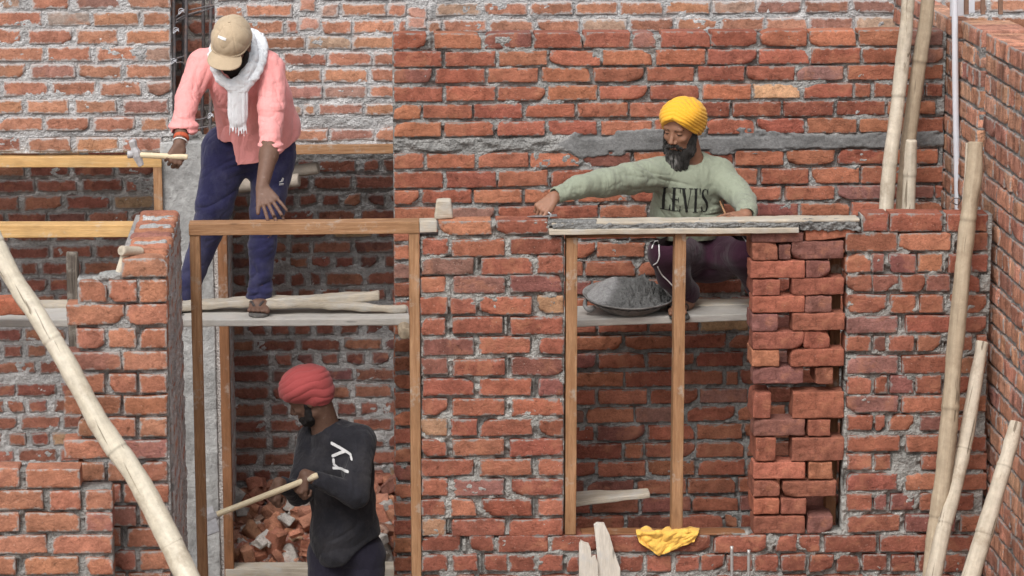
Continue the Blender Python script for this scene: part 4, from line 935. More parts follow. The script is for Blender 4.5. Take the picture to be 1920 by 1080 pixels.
class Solid:
    def __init__(s): s.ops = []
    def U(s, fn, k=.02): s.ops.append(('U', fn, k)); return s
    def C(s, fn, k=.004): s.ops.append(('C', fn, k)); return s      # carve away
    def chain(s, pts, rads, k=.02, sq=None):
        for i in range(len(pts)-1): s.U(rc(pts[i], pts[i+1], rads[i], rads[i+1], sq), k)
        return s
    def ev(s, p, sel=None, R=None, cd=None):
        D = np.full(p.shape[:-1], 9.)
        for i, (m, fn, k) in enumerate(s.ops):
            if cd is not None:
                msk = cd[i] < R*2.2+1.5*k
                if not msk.any(): continue
                pp = p[msk]; d = fn(pp); A = D[msk]
            else: d = fn(p); A = D
            if m == 'U': h = np.clip(.5+.5*(A-d)/k, 0, 1); N_ = A*(1-h)+d*h-k*h*(1-h)
            else: d = -d; h = np.clip(.5+.5*(d-A)/k, 0, 1); N_ = A*(1-h)+d*h+k*h*(1-h)
            if cd is not None: D[msk] = N_
            else: D = N_
        return D
    def mesh(s, lo, hi, h):
        lo, hi = np.array(lo, float), np.array(hi, float); T = 8; tl = h*T; n = np.ceil((hi-lo)/tl).astype(int)
        g = np.stack(np.meshgrid(*[np.arange(k) for k in n], indexing='ij'), -1).reshape(-1, 3); c = lo+(g+.5)*tl; R = tl*.87
        D = s.ev(c); keep = np.abs(D) < R*2.1; g = g[keep]; c = c[keep]
        cd = [fn(c) for _, fn, _ in s.ops]
        o = np.arange(T+1); oo = np.stack(np.meshgrid(o, o, o, indexing='ij'), -1)
        out_v, out_id, eq = [], [], []
        NX = n*T
        gid = lambda ix, iy, iz: (ix*(NX[1]+2)+iy)*(NX[2]+2)+iz
        for s0 in range(0, len(g), 600):
            gg = g[s0:s0+600]; base = gg*T; pts = lo+(base[:, None, None, None, :]+oo)*h
            Dv = s.ev(pts, R=R, cd=[x[s0:s0+600] for x in cd])
            ins = Dv < 0
            cor = [(a, b, c_) for a in (0, 1) for b in (0, 1) for c_ in (0, 1)]
            st = np.stack([Dv[:, a:T+a, b:T+b, c_:T+c_] for a, b, c_ in cor], -1); si = st < 0; act = si.any(-1) & ~si.all(-1)
            t, i, j, k = np.nonzero(act); vals = st[t, i, j, k]; cp = np.array(cor, float)
            acc = np.zeros((len(t), 3)); cnt = np.zeros(len(t))
            for e0 in range(8):
                for ax in range(3):
                    if cor[e0][ax]: continue
                    e1 = e0+(4, 2, 1)[ax]; a_, b_ = vals[:, e0], vals[:, e1]; m = (a_ < 0) != (b_ < 0)
                    f = np.where(m, a_/np.where(m, a_-b_, 1), 0); pos = cp[e0]+f[:, None]*(cp[e1]-cp[e0]); acc += pos*m[:, None]; cnt += m
            pos = acc/np.maximum(cnt, 1)[:, None]; G = base[t]+np.stack([i, j, k], -1)
            out_v.append(lo+(G+pos)*h); out_id.append(gid(G[:, 0], G[:, 1], G[:, 2]))
            for ax in range(3):
                sl0 = [slice(None)]+[slice(0, T)]*3; sl1 = [slice(None)]+[slice(0, T)]*3; sl1[ax+1] = slice(1, T+1)
                a_, b_ = ins[tuple(sl0)], ins[tuple(sl1)]; t, i, j, k = np.nonzero(a_ != b_); G = base[t]+np.stack([i, j, k], -1)
                eq.append((ax, G, a_[t, i, j, k]))
        v = np.concatenate(out_v); ids = np.concatenate(out_id); order = np.argsort(ids); ids = ids[order]; v = v[order]; Q = []
        for ax, G, inside in eq:
            u_, w_ = [(1, 2), (2, 0), (0, 1)][ax]; fc = []; ok = np.ones(len(G), bool)
            for du, dw in ((0, 0), (1, 0), (1, 1), (0, 1)):
                H = G.copy(); H[:, u_] -= du; H[:, w_] -= dw; q = gid(H[:, 0], H[:, 1], H[:, 2]); p = np.clip(np.searchsorted(ids, q), 0, len(ids)-1); ok &= ids[p] == q; fc.append(p)
            f = np.stack(fc, -1)[ok]; ins_ = inside[ok]; f[~ins_] = f[~ins_][:, ::-1]; Q.append(f)
        return v, np.concatenate(Q)
def vnormals(v, q):
    a = v[q[:, 2]]-v[q[:, 0]]; b = v[q[:, 3]]-v[q[:, 1]]; n = np.cross(a, b); N_ = np.zeros_like(v)
    for k in range(4): np.add.at(N_, q[:, k], n)
    return N_/(np.linalg.norm(N_, axis=1, keepdims=True)+1e-12)
def crease(p, fr, seed, M=None):
    "sharp-valleyed cloth folds; fr = frequency along each axis of M (or the world)"
    q = p if M is None else p@np.array(M).T
    q = q*np.array(fr); q = q+.35*np.stack([vnoise(q*.7+3, seed+1), vnoise(q*.7+9, seed+2), vnoise(q*.7+17, seed+3)], -1)
    a = vnoise(q, seed); b = vnoise(q*2.1+5, seed+7)
    return (np.sqrt(np.abs(a)+.02)*1.25-.62)+.4*(np.sqrt(np.abs(b)+.02)-.45)
def grow(name, sol, lo, hi, h, mat, parent=None, disp=None, cols=None, relax=1):
    v, q = sol.mesh(lo, hi, h)
    for _ in range(relax):
        acc = np.zeros_like(v); cnt = np.zeros(len(v))
        for k in range(4):
            np.add.at(acc, q[:, k], v[q[:, (k+1) % 4]]); np.add.at(cnt, q[:, k], 1)
            np.add.at(acc, q[:, k], v[q[:, (k+3) % 4]]); np.add.at(cnt, q[:, k], 1)
        v = v*.5+.5*acc/np.maximum(cnt, 1)[:, None]
    if disp is not None:
        n = vnormals(v, q); v = v+n*disp(v)[:, None]
    c = cols(v) if cols is not None else None
    return mk(name, v, q, mat, parent, cols=c)
def near(p, c, r): return np.exp(-((p-np.array(c))**2).sum(-1)/(r*r))

def hand(sol, W, a, nrm, curl, thumb, side=1, sc=1., spread=.06, r0=.0088):
    """adds a hand: W wrist, a towards the fingers, nrm out of the back of the hand, side=+1 thumb on a x nrm side.
    curl: four (knuckle, middle, tip) bends in radians towards the palm; thumb: (across, forward, bend)"""
    B = basis(a, nrm); A, Nn, Sd = B[0], B[1], B[2]*side
    W = np.array(W, float)
    kn = [W+A*(.083 if i in (1, 2) else .078)*sc+Sd*(.031-.0205*i)*sc for i in range(4)]
    for i in range(4): sol.U(rc(W+A*.008*sc+Sd*(.013-.009*i)*sc, kn[i], .015*sc, .0115*sc), .010)
    lens = [(.040, .024, .020), (.045, .028, .021), (.041, .026, .020), (.032, .019, .018)]
    tips = []
    for i in range(4):
        p = kn[i]; ang = 0; d0 = A+Sd*spread*(1.5-i); d0 /= np.linalg.norm(d0); r_ = r0*sc*(1, 1.03, .98, .88)[i]
        for j in range(3):
            ang += curl[i][j]; d = d0*math.cos(ang)-Nn*math.sin(ang); e = p+d*lens[i][j]*sc
            sol.U(rc(p, e, r_, r_*.92), .0035); p = e; r_ *= .93
        tips.append(p)
    tb = W+A*.022*sc+Sd*.020*sc; td = A*math.cos(thumb[0])+Sd*math.sin(thumb[0]); td = td-Nn*thumb[1]; td /= np.linalg.norm(td)
    e1 = tb+td*.040*sc; sol.U(rc(tb, e1, .0165*sc, .012*sc), .008)
    t2 = td-Sd*thumb[2]*.6+A*thumb[2]*.3-Nn*thumb[2]*.35; t2 /= np.linalg.norm(t2); e2 = e1+t2*.030*sc; sol.U(rc(e1, e2, .0108*sc, .010*sc), .004)
    t3 = t2-Sd*thumb[2]*.5-Nn*thumb[2]*.3; t3 /= np.linalg.norm(t3); e3 = e2+t3*.022*sc; sol.U(rc(e2, e3, .0098*sc, .0085*sc), .004)
    return tips, e3
def head(sol, c, f, u, sc=1., nose=1., eyes=True):
    "skin of a head centred at c, face towards f, crown towards u. returns basis (right, forward, up)"
    B = basis(f, u); fwd, upv = B[0], B[1]; rgt = np.cross(fwd, upv); R = np.array([rgt, fwd, upv]); L = lambda x, y, z: np.array(c)+(rgt*x+fwd*y+upv*z)*sc
    sol.U(ell(L(0, -.012, .035), V(.074, .094, .082)*sc, R), .02)                   # skull
    sol.U(ell(L(0, .022, -.030), V(.060, .066, .082)*sc, R), .03)                   # face
    sol.U(ell(L(0, .052, -.092), V(.030, .028, .024)*sc, R), .025)                  # chin
    sol.U(rc(L(-.05, .005, -.070), L(-.016, .058, -.094), .017*sc, .015*sc), .02); sol.U(rc(L(.05, .005, -.070), L(.016, .058, -.094), .017*sc, .015*sc), .02)
    sol.U(rc(L(-.036, .074, .020), L(.036, .074, .020), .0125*sc, .0125*sc), .012)   # brow
    for s in (-1, 1):
        sol.U(ell(L(s*.036, .062, -.030), V(.020, .018, .016)*sc, R), .012)         # cheekbone
        sol.C(ell(L(s*.031, .092, .001), V(.0165, .014, .0105)*sc, R), .008)        # eye socket
        if eyes: sol.U(ell(L(s*.031, .0705, .000), V(.0135, .0135, .0115)*sc, R), .003)
        sol.U(ell(L(s*.078, -.008, -.008), V(.008, .017, .030)*sc, basis(rgt+fwd*.25*s, fwd)[[0, 1, 2]]), .005)   # ear
        sol.U(ell(L(s*.0125, .091, -.043), V(.0085, .009, .008)*sc, R), .004)       # nostril wing
    sol.U(rc(L(0, .080, .008), L(0, .104, -.036), .0070*sc, .0105*sc), .008)         # nose
    sol.U(rc(L(-.017, .082, -.0650), L(.017, .082, -.0650), .0055*sc, .0055*sc), .004); sol.U(rc(L(-.015, .081, -.0755), L(.015, .081, -.0755), .0065*sc, .0065*sc), .004)
    return R, L

def stamp(name, test, corners, target, mat, parent, nx, ny, off=.0015, thick=None):
    """lettering: a fine sheet in the plane of corners (3 world points: origin, +u, +v) kept where test(u,v) is true and laid on the target mesh"""
    o, pu, pv = [np.array(c, float) for c in corners]; u, v = np.meshgrid(np.linspace(0, 1, nx+1), np.linspace(0, 1, ny+1))
    cu, cv = np.meshgrid((np.arange(nx)+.5)/nx, (np.arange(ny)+.5)/ny); keep = test(cu, cv)
    pts = o+(pu-o)*u[..., None]+(pv-o)*v[..., None]; n = np.cross(pu-o, pv-o); n /= np.linalg.norm(n)
    if n[1] > 0: n = -n        # towards the camera side
    bpy.context.view_layer.update(); me = target.data; M = target.matrix_world; bv = BVHTree.FromPolygons([M @ x.co for x in me.vertices], [tuple(p.vertices) for p in me.polygons])
    P_ = pts.reshape(-1, 3).copy(); used = np.zeros(len(P_), bool); j, i = np.nonzero(keep); W = nx+1
    q = np.stack([j*W+i, j*W+i+1, (j+1)*W+i+1, (j+1)*W+i], -1); used[q.ravel()] = True; bad = np.zeros(len(P_), bool)
    for k in np.nonzero(used)[0]:
        hit = bv.ray_cast(Vector(P_[k]+n*.4), Vector(-n), 1.0)
        if hit[0] is None: bad[k] = True
        else:
            nn = np.array(hit[1]); nn = nn if nn@n > 0 else -nn; P_[k] = np.array(hit[0])+(n*.5+nn*.5)*off*1.2
    q = q[~bad[q].any(1)]; re = np.full(len(P_), -1); us = np.unique(q); re[us] = np.arange(len(us)); q = re[q]
    if np.dot(np.cross(pu-o, pv-o), n) < 0: q = q[:, ::-1]
    return mk(name, P_[us], q, mat, parent)
def stroke(u, v, pts, w, asp):
    "true where (u,v) is within w (a list of half widths) of the polyline; asp = width/height"
    r = np.zeros(u.shape, bool)
    for k in range(len(pts)-1):
        a, b = np.array(pts[k], float)*[asp, 1], np.array(pts[k+1], float)*[asp, 1]; ba = b-a; x, y = u*asp-a[0], v-a[1]
        t = np.clip((x*ba[0]+y*ba[1])/(ba@ba+1e-12), 0, 1); d = np.hypot(x-t*ba[0], y-t*ba[1]); r |= d < (w[k]+(w[k+1]-w[k])*t)
    return r
# ------------------------------------------------------------------ cloth and skin
M_SK1 = plain_mat('dark_skin', (.145, .080, .056), .6, 0, .14, 60, .35, .0015, .35, (60, .6, (.30, .27, .25), .35))
M_SK2 = plain_mat('brown_skin', (.27, .135, .085), .55, 0, .10, 50, .3, .0012, .4, (90, .62, (.36, .30, .27), .3), sss=.1)
M_PINK = cloth_mat('pink_shirt_cloth', (.78, .325, .315), .06, 700, .8, 18, foldd=.014)
M_CAP = cloth_mat('beige_cap_cloth', (.46, .36, .25), .10, 600, .5, 22, foldd=.006)
M_SCF = cloth_mat('white_scarf_cloth', (.72, .74, .77), .06, 500, .7, 34, foldv=(1, 1, .35), foldd=.008)
M_NAVY = cloth_mat('navy_track_cloth', (.026, .026, .074), .2, 700, .6, 14, dust=(.20, .20, .27), dustamt=.22, foldd=.010)
M_SAGE = cloth_mat('sage_sweater_cloth', (.255, .282, .215), .07, 700, .8, 16, foldd=.014)
M_PLUM = cloth_mat('plum_trouser_cloth', (.036, .012, .024), .2, 700, .5, 14, foldd=.010)
M_TURB = cloth_mat('yellow_turban_cloth', (.74, .39, .035), .06, 600, .4, 30, foldv=(1, 1, 2.2), foldd=.006)
M_HAIR = plain_mat('black_hair', (.014, .012, .012), .7, 0, .4, 120, .9, .004, .3)
M_BEARD = cloth_mat('greying_beard', None, .35, 500, .9, 90, .8, attr=True, foldv=(1, 1, .2), foldd=.006)
M_INK = plain_mat('black_print', (.012, .013, .012), .8)
M_WHT = plain_mat('white_print', (.70, .70, .70), .7)
M_SOLE = plain_mat('grey_rubber', (.10, .095, .09), .8, 0, .2, 40, .3, .002, .3, (30, .5, (.25, .23, .21), .6))
M_STRAP = plain_mat('dark_strap', (.05, .04, .04), .6)
M_RED = plain_mat('red_thread', (.45, .09, .04), .8)
M_STEEL = plain_mat('worn_steel', (.40, .40, .41), .42, .7, .25, 30, .3, .001, .5, (18, .5, (.22, .20, .19), .6))
M_IRON = plain_mat('grey_hammer_iron', (.42, .41, .42), .7, .2, .2, 40, .4)
M_HNDL = wood_mat('pale_handle_wood', (.62, .50, .32), (.72, .61, .42), (.78, .68, .50), .6, .7, .2)
M_DARKSHIRT = cloth_mat('charcoal_shirt_cloth', (.024, .024, .030), .25, 700, .9, 12, foldd=.022, dust=(.12, .11, .11), dustamt=.3)
M_DKTR = cloth_mat('dark_indigo_trousers', (.028, .026, .042), .2, 700, .6, 16, foldd=.010)
M_RTURB = cloth_mat('coral_turban_cloth', (.42, .085, .085), .08, 600, .5, 26, foldv=(1, 1, 2.), foldd=.006)
q = P
PM = 13.2/F      # metres per photograph pixel at the men's distance

# ================================================================== man in pink
p1 = empty('person', P(470, 598, 12.85), 'person in pink shirt, beige cap and white scarf bending forward with a hammer', 'person')
kneeL, ankL = q(394, 402, 12.93), q(338, 592, 12.98); kneeR, ankR = q(496, 428, 12.92), q(486, 566, 12.90)
hipL, hipR = q(428, 285, 13.0), q(508, 285, 12.98)
shL, elL, wrL = q(382, 122, 12.74), q(349, 190, 12.62), q(337, 268, 12.46)
shR, elR, wrR = q(510, 130, 12.72), q(508, 205, 12.60), q(491, 352, 12.345)
neck = q(456, 108, 12.68); hc = q(434, 84, 12.57)
fdir, udir = V(-.30, -.72, -.62), V(-.04, -.62, .78)
b = Solid()
b.U(rc(hipL, kneeL, .07, .05)).U(rc(kneeL, ankL, .045, .034)).U(rc(hipR, kneeR, .07, .05)).U(rc(kneeR, ankR, .045, .034))
b.U(rc(q(468, 262, 12.97), q(455, 140, 12.77), .11, .11, (V(0, 1, 0), .7)), .04).U(rc(shL, shR, .036, .036), .04)
b.U(rc(shL, elL, .036, .034)).U(rc(elL, wrL, .038, .026)).U(rc(shR, elR, .036, .038)).U(rc(elR, q(504, 290, 12.45), .042, .040)).U(rc(q(504, 290, 12.45), wrR, .040, .0275))
b.U(rc(neck, hc, .052, .05), .02)
R1, L1 = head(b, hc, fdir, udir, .98)
# hand resting on the frame head, fingers spread down to the right, thumb to the left
hand(b, wrR, q(524, 408, 12.225)-wrR, V(.10, -.93, .30), [(.20, .15, .15), (.12, .15, .15), (.08, .15, .15), (.05, .2, .2)], (.55, .05, .05), side=1, sc=1.06, spread=.13, r0=.0082)
# fist round the hammer handle
hv = q(262, 291, 12.43)-q(345, 291, 12.43); hv /= np.linalg.norm(hv)
hand(b, q(338, 271, 12.45), q(326, 300, 12.43)-q(338, 271, 12.45), V(.25, -.9, .35), [(1.15, 1.5, .9), (1.15, 1.5, .9), (1.2, 1.5, .9), (1.25, 1.5, .9)], (.35, .35, .9), side=-1, sc=.98, spread=.0)
# foot seen from the front, toes towards the camera
ft = ankR+V(.0, 0, 0); zp = P(484, 600, 12.72)[2]
heel = V(ankR[0], ankR[1]+.03, zp+.052); ball = V(P(484, 590, 12.75)[0], 12.835, zp+.044)
b.U(rc(ankR, heel, .038, .036), .02).U(rc(ankR+V(0, -.01, -.015), ball, .040, .027), .02).U(rc(ball+V(-.02, 0, 0), ball+V(.022, .01, 0), .023, .023), .02)
for k in range(5):
    tx = -.036+.018*k; b.U(rc(ball+V(tx*.8, -.01, -.004), ball+V(tx*1.12, -.066+.005*(4-k), -.014), .0125 if k < 4 else .015, .0105 if k < 4 else .0135), .004)
ftL = V(ankL[0], ankL[1], zp+.04); b.U(rc(ankL, ftL, .034, .036), .02).U(rc(ftL, ftL+V(-.03, -.15, -.012), .034, .028), .02)
body1 = grow('body', b, np.minimum.reduce([ankL, wrL, ball, hc])-V(.22, .22, .12), np.maximum.reduce([ankL, wrL, hc, shR, hipR])+V(.16, .18, .18), .0031, M_SK1, p1)
# shirt
t = Solid()
t.U(rc(q(447, 140, 12.74), q(472, 205, 12.88), .142, .156, (V(0, 1, 0), .74)), .03)
t.U(rc(q(472, 205, 12.88), q(481, 292, 12.96), .156, .180, (V(0, 1, 0), .74)), .04)
t.U(ell(q(497, 195, 12.92), (.120, .13, .19)), .05).U(ell(q(520, 245, 12.96), (.105, .11, .12)), .05)
t.U(rc(q(386, 117, 12.74), q(503, 125, 12.73), .054, .055), .06).U(ell(q(462, 118, 12.80), (.12, .10, .085)), .05)
t.U(rc(q(378, 124, 12.73), q(352, 182, 12.63), .068, .054), .03).U(rc(q(352, 182, 12.63), q(343, 228, 12.54), .054, .048), .02)
t.U(ell(q(343, 236, 12.53), (.068, .060, .030)), .010).U(ell(q(345, 246, 12.525), (.060, .056, .020)), .006)
t.U(rc(q(508, 130, 12.72), q(509, 200, 12.60), .066, .057), .03).U(rc(q(509, 200, 12.60), q(507, 265, 12.50), .057, .050), .02)
t.U(ell(q(507, 272, 12.487), (.060, .056, .022)), .007).U(ell(q(508, 281, 12.48), (.055, .052, .016)), .005)
hem = [(360, 262), (400, 262), (438, 266), (443, 309), (484, 303), (500, 296), (530, 283), (564, 258), (640, 215)]
hx = np.array([xx(a, c, 12.88) for a, c in hem]); hz = np.array([zz(c, 12.88, a) for a, c in hem])
def hemcut(p):      # only the body of the shirt, not the sleeves
    d = (p[..., 2]-np.interp(p[..., 0], hx, hz))*.8
    arm = np.minimum(rc(q(343, 215, 12.53), q(344, 262, 12.5), .10, .10)(p), rc(q(509, 215, 12.56), q(507, 300, 12.45), .080, .080)(p))
    return np.maximum(d, -(arm))
t.C(hemcut, .003)
t.C(rc(wrL, q(341, 245, 12.52), .036, .040), .004)
t.C(rc(q(501, 310, 12.42), q(507, 278, 12.475), .043, .040), .003)
def pinkfold(p):
    r_ = .0075*crease(p, (11, 11, 5), 1)+.003*crease(p, (26, 26, 12), 2)
    for c_, m_, w_ in ((q(400, 160, 12.72), ((.45, 0, 1), (1, 0, -.45)), .14), (q(492, 160, 12.70), ((-.35, 0, 1), (1, 0, .35)), .14), (q(455, 240, 12.8), ((.15, 0, 1), (1, 0, -.15)), .16), (q(530, 220, 12.8), ((-.2, 0, 1), (1, 0, .2)), .16)):
        r_ += .014*near(p, c_, w_)*crease(p, (3.5, 22, 8), 3, basis(V(*m_[0]), V(*m_[1])))
    for c_ in (q(350, 195, 12.6), q(508, 205, 12.58), q(344, 215, 12.5), q(507, 240, 12.5)): r_ += .009*near(p, c_, .075)*crease(p, (9, 9, 34), 5)
    pl = np.exp(-((p[..., 0]-xx(452, 220, 12.7)-.02*np.sin(p[..., 2]*14))/.004)**2)*(p[..., 1] < 12.8)*(p[..., 2] < zz(165, 12.7))     # button placket
    return r_-.002-.003*pl
sh1 = grow('shirt', t, np.minimum(q(300, 320, 12.95), q(300, 320, 12.3))-V(.05, .1, .05), q(585, 60, 13.2)+V(.06, .1, .1), .0042, M_PINK, p1, pinkfold)
# collar and cuffs give the shirt its edges
v, qq, tt = tube(spline([q(408, 108, 12.60), q(418, 135, 12.575), q(436, 156, 12.585), q(462, 150, 12.60), q(485, 118, 12.64)], 40), .012, 8, ell=.5); mk('collar', v, qq, M_PINK, sh1, tri=tt)
v, qq, tt = tube(spline([q(452, 178, 12.665), q(464, 181, 12.675), q(478, 183, 12.70)], 20), .0035, 6, ell=.6); mk('pocket_edge', v, qq, M_WHT, sh1, tri=tt)
# trousers
t = Solid()
t.U(ell(q(467, 272, 12.99), (.192, .125, .12)), .03)
t.U(rc(q(424, 285, 12.99), q(402, 385, 12.93), .112, .082), .05).U(rc(q(402, 385, 12.93), q(391, 430, 12.93), .082, .068), .03).U(rc(q(391, 430, 12.93), ankL+V(0, 0, .02), .068, .048), .03)
t.U(rc(q(512, 288, 12.98), q(500, 400, 12.94), .106, .074), .05).U(rc(q(500, 400, 12.94), q(492, 460, 12.93), .073, .060), .03).U(rc(q(492, 460, 12.93), q(487, 550, 12.91), .060, .050), .03)
t.U(ell(q(486, 555, 12.91), (.060, .058, .024)), .012).U(ell(q(487, 544, 12.91), (.059, .056, .02)), .01)
def navyfold(p):
    M_ = basis(V(.9, 0, .5), V(-.5, 0, .9)); r_ = .0065*crease(p, (5, 18, 9), 11, M_)+.002*crease(p, (24, 24, 14), 12)
    for c_, w_ in ((q(394, 402, 12.85), .10), (q(498, 430, 12.85), .10), (q(487, 530, 12.85), .09), (q(486, 556, 12.85), .05), (q(450, 312, 12.85), .10), (q(500, 480, 12.85), .09)): r_ += .008*near(p, c_, w_)*crease(p, (10, 8, 26), 13, basis(V(1, 0, .3), V(-.3, 0, 1))[[0, 2, 1]])
    return r_-.001
tr1 = grow('trousers', t, np.minimum(ankL, ankR)-V(.12, .12, .04), np.array([q(575, 240, 13)[0], 13.22, zz(240, 12.9)]), .0042, M_NAVY, p1, navyfold)
def swoosh(u, v): return stroke(u, v, [(.15, .45), (.45, .5), (.62, .95), (.75, .85), (.62, .45)], [.05, .07, .05, .06, .05], .9) | ((np.abs(v-.18) < .055) & (u > .1) & (u < .8)) | ((np.abs(v-.03) < .025) & (u > .1) & (u < .8))
stamp('printed_mark', swoosh, [q(522, 349, 12.86), q(534, 349, 12.86), q(522, 335, 12.86)], tr1, M_WHT, tr1, 40, 44)
# scarf
t = Solid()
loop = [(484, 72, 12.76, .030), (490, 98, 12.69, .030), (482, 130, 12.62, .027), (464, 154, 12.575, .025), (440, 162, 12.555, .024), (417, 150, 12.56, .021), (402, 125, 12.58, .019), (399, 98, 12.63, .020), (415, 82, 12.76, .03), (450, 62, 12.80, .035), (484, 72, 12.76, .030)]
sp = spline([[*q(a, c, Y), w_] for a, c, Y, w_ in loop], 26)
for k in range(len(sp)-1): t.U(rc(sp[k, :3], sp[k+1, :3], sp[k, 3], sp[k+1, 3]), .006)
for st_ in ([(470, 68, 12.70, .02), (474, 100, 12.64, .024), (466, 130, 12.585, .024), (450, 150, 12.55, .022)],):
    sp = spline([[*q(a, c, Y), w_] for a, c, Y, w_ in st_], 10)
    for k in range(len(sp)-1): t.U(rc(sp[k, :3], sp[k+1, :3], sp[k, 3], sp[k+1, 3]), .004)
hang = [(446, 156, 12.55, .030), (446, 178, 12.555, .033), (446, 200, 12.565, .034), (446, 222, 12.575, .036)]
sp = spline([[*q(a, c, Y), w_] for a, c, Y, w_ in hang], 8)
for k in range(len(sp)-1): t.U(rc(sp[k, :3], sp[k+1, :3], sp[k, 3]+.004, sp[k+1, 3]+.004, (V(0, 1, 0), .42)), .008)
rs = np.random.default_rng(5)
for k in range(13):
    x0_ = 433+k*2.25; L_ = rs.uniform(8, 30); t.U(rc(q(x0_, 219, 12.572), q(x0_+rs.normal(0, 1.5)+(1 if k > 6 else -.5), 228+L_, 12.575), .0052, .0030), .003)
def scfold(p):
    M_ = basis(V(0, .2, 1), V(1, 0, 0)); lo_ = p[..., 2] < zz(168, 12.55)
    return np.where(lo_, .0065*crease(p, (2, 60, 10), 21, M_), .009*crease(p, (20, 20, 20), 22)+.003*crease(p, (50, 50, 50), 23))
sc1 = grow('scarf', t, q(385, 270, 12.6)-V(.06, .12, .02), q(505, 45, 12.7)+V(.08, .25, .05), .0032, M_SCF, p1, scfold)
# cap: crown and brim
t = Solid(); cr = L1(0, -.010, .038)
t.U(ell(cr, (.0865, .104, .098), R1), .01)
t.C(lambda p: (p-L1(0, 0, .016))@(R1[2]+R1[1]*.10), .003)
brimc = L1(0, .098, .026)
def brimf(p):
    l = (p-brimc)@R1.T; l = l.copy(); l[..., 2] += l[..., 0]**2*4.2+l[..., 1]*.22+np.clip(l[..., 1], 0, 1)**2*2
    r_ = np.hypot(l[..., 0]/.078, l[..., 1]/.062); return np.maximum((r_-1)*.06, np.abs(l[..., 2])-.0032)*.8
t.U(brimf, .006)
def capfold(p):
    l = (p-cr)@R1.T; a_ = np.arctan2(l[..., 1], l[..., 0]); top = l[..., 2] > -.01
    seam = -.0022*np.exp(-(((a_*180/PI+30) % 60-30)/2.2)**2)*top
    return seam+.0045*crease(p, (16, 16, 16), 31)*top+.001*top
cap = grow('cap', t, hc-V(.2, .24, .2), hc+V(.2, .2, .2), .0028, M_CAP, p1, capfold)
v, qq, tt = tube(spline([L1(-.0885, -.01, .024), L1(-.066, .068, .024), L1(0, .0965, .027), L1(.066, .068, .024), L1(.0885, -.01, .024)], 40), .0045, 6); mk('cap_band', v, qq, M_CAP, cap, tri=tt)
pc_ = L1(-.012, .093, .062)
stamp('cap_patch', lambda u, v: (np.abs(u-.5) < .48) & (np.abs(v-.5) < .42), [q(407, 75, 12.4), q(422, 80, 12.4), q(409, 69, 12.4)], cap, M_WHT, cap, 20, 10, off=.003)
bt = L1(0, -.010, .138); v, qq = rbox(.012, .012, .006, .0028, (2, 2, 2)); mk('cap_button', v+bt, qq, M_CAP, cap)
# beard and hair
t = Solid(); t.U(ell(L1(0, .038, -.085), (.062, .050, .046), R1), .02).U(ell(L1(0, .050, -.130), (.046, .038, .050), R1), .02)
for s in (-1, 1): t.U(rc(L1(s*.066, .012, -.02), L1(s*.055, .03, -.085), .016, .022), .015)
t.U(rc(L1(-.022, .088, -.056), L1(.022, .088, -.056), .008, .008), .006)
t.C(ell(L1(0, .095, -.036), (.022, .02, .014), R1), .004)
grow('beard', t, hc-V(.2, .22, .25), hc+V(.15, .15, .12), .003, M_HAIR, p1, lambda p: .004*fbm(p*60, 2, 3))
t = Solid(); t.U(ell(L1(0, -.03, .005), (.081, .078, .07), R1), .01); t.C(ell(L1(0, .06, -.01), (.09, .07, .1), R1), .01)
grow('hair', t, hc-V(.16, .16, .16), hc+V(.16, .2, .16), .0035, M_HAIR, p1, lambda p: .003*fbm(p*50, 2, 4))
# bangles
def ring(name, c, ax, rad, th, mat, parent, wide=1.):
    B_ = basis(ax, V(.1, .2, 1)); a_ = np.linspace(0, 2*PI, 33); pts = [np.array(c)+rad*(math.cos(x)*B_[1]+math.sin(x)*B_[2]) for x in a_]; v, qq, tt = tube(pts, th, 8, cap=False); 
    v = np.array(c)+((v-c)+(((v-c)@B_[0])[:, None])*B_[0]*(wide-1)); return mk(name, v, qq, mat, parent)
ax_ = wrL-elL
ring('red_thread', q(340, 258, 12.485), ax_, .029, .006, M_RED, p1, 2.0); ring('bangle', q(338, 266, 12.465), ax_, .031, .0028, M_WHT, p1)
# sandals
def sandal_parts(parent, cx, y0, y1, z, mat, name='sandal', skew=0.):
    L = y1-y0; v, qq = rbox(.094, L, .018, .008, (8, 16, 2)); t_ = v[:, 1]/L
    v[:, 0] *= (1-.22*np.clip(t_+.1, 0, 1)*1.6)*np.where(t_ < -.28, np.sqrt(np.clip(1-((-.28-t_)/.23)**2, .02, 1)), 1)*np.where(t_ > .3, np.sqrt(np.clip(1-((t_-.3)/.23)**2, .02, 1)), 1)
    v[:, 0] += skew*t_; s_ = mk(name, v+V(cx, (y0+y1)/2, z), qq, M_SOLE, parent)
    for sg in (-1, 1):
        vv_, q2, t2 = tube(spline([V(cx+skew*-.3-.008, y0+.052, z+.008), V(cx-.008+sg*.022, y0+.075, z+.050), V(cx+sg*.044, y0+.125, z+.040), V(cx+sg*.045, y0+.145, z+.004)], 20), .0062, 8, ell=.6); mk('strap', vv_, q2, M_STRAP, s_, tri=t2)
    return s_
sandal_parts(p1, ball[0]+.002, 12.742, 12.985, zp+.010, M_SOLE)
sandal_parts(p1, ftL[0]-.01, ftL[1]-.2, ftL[1]+.05, zp-.002, M_SOLE)
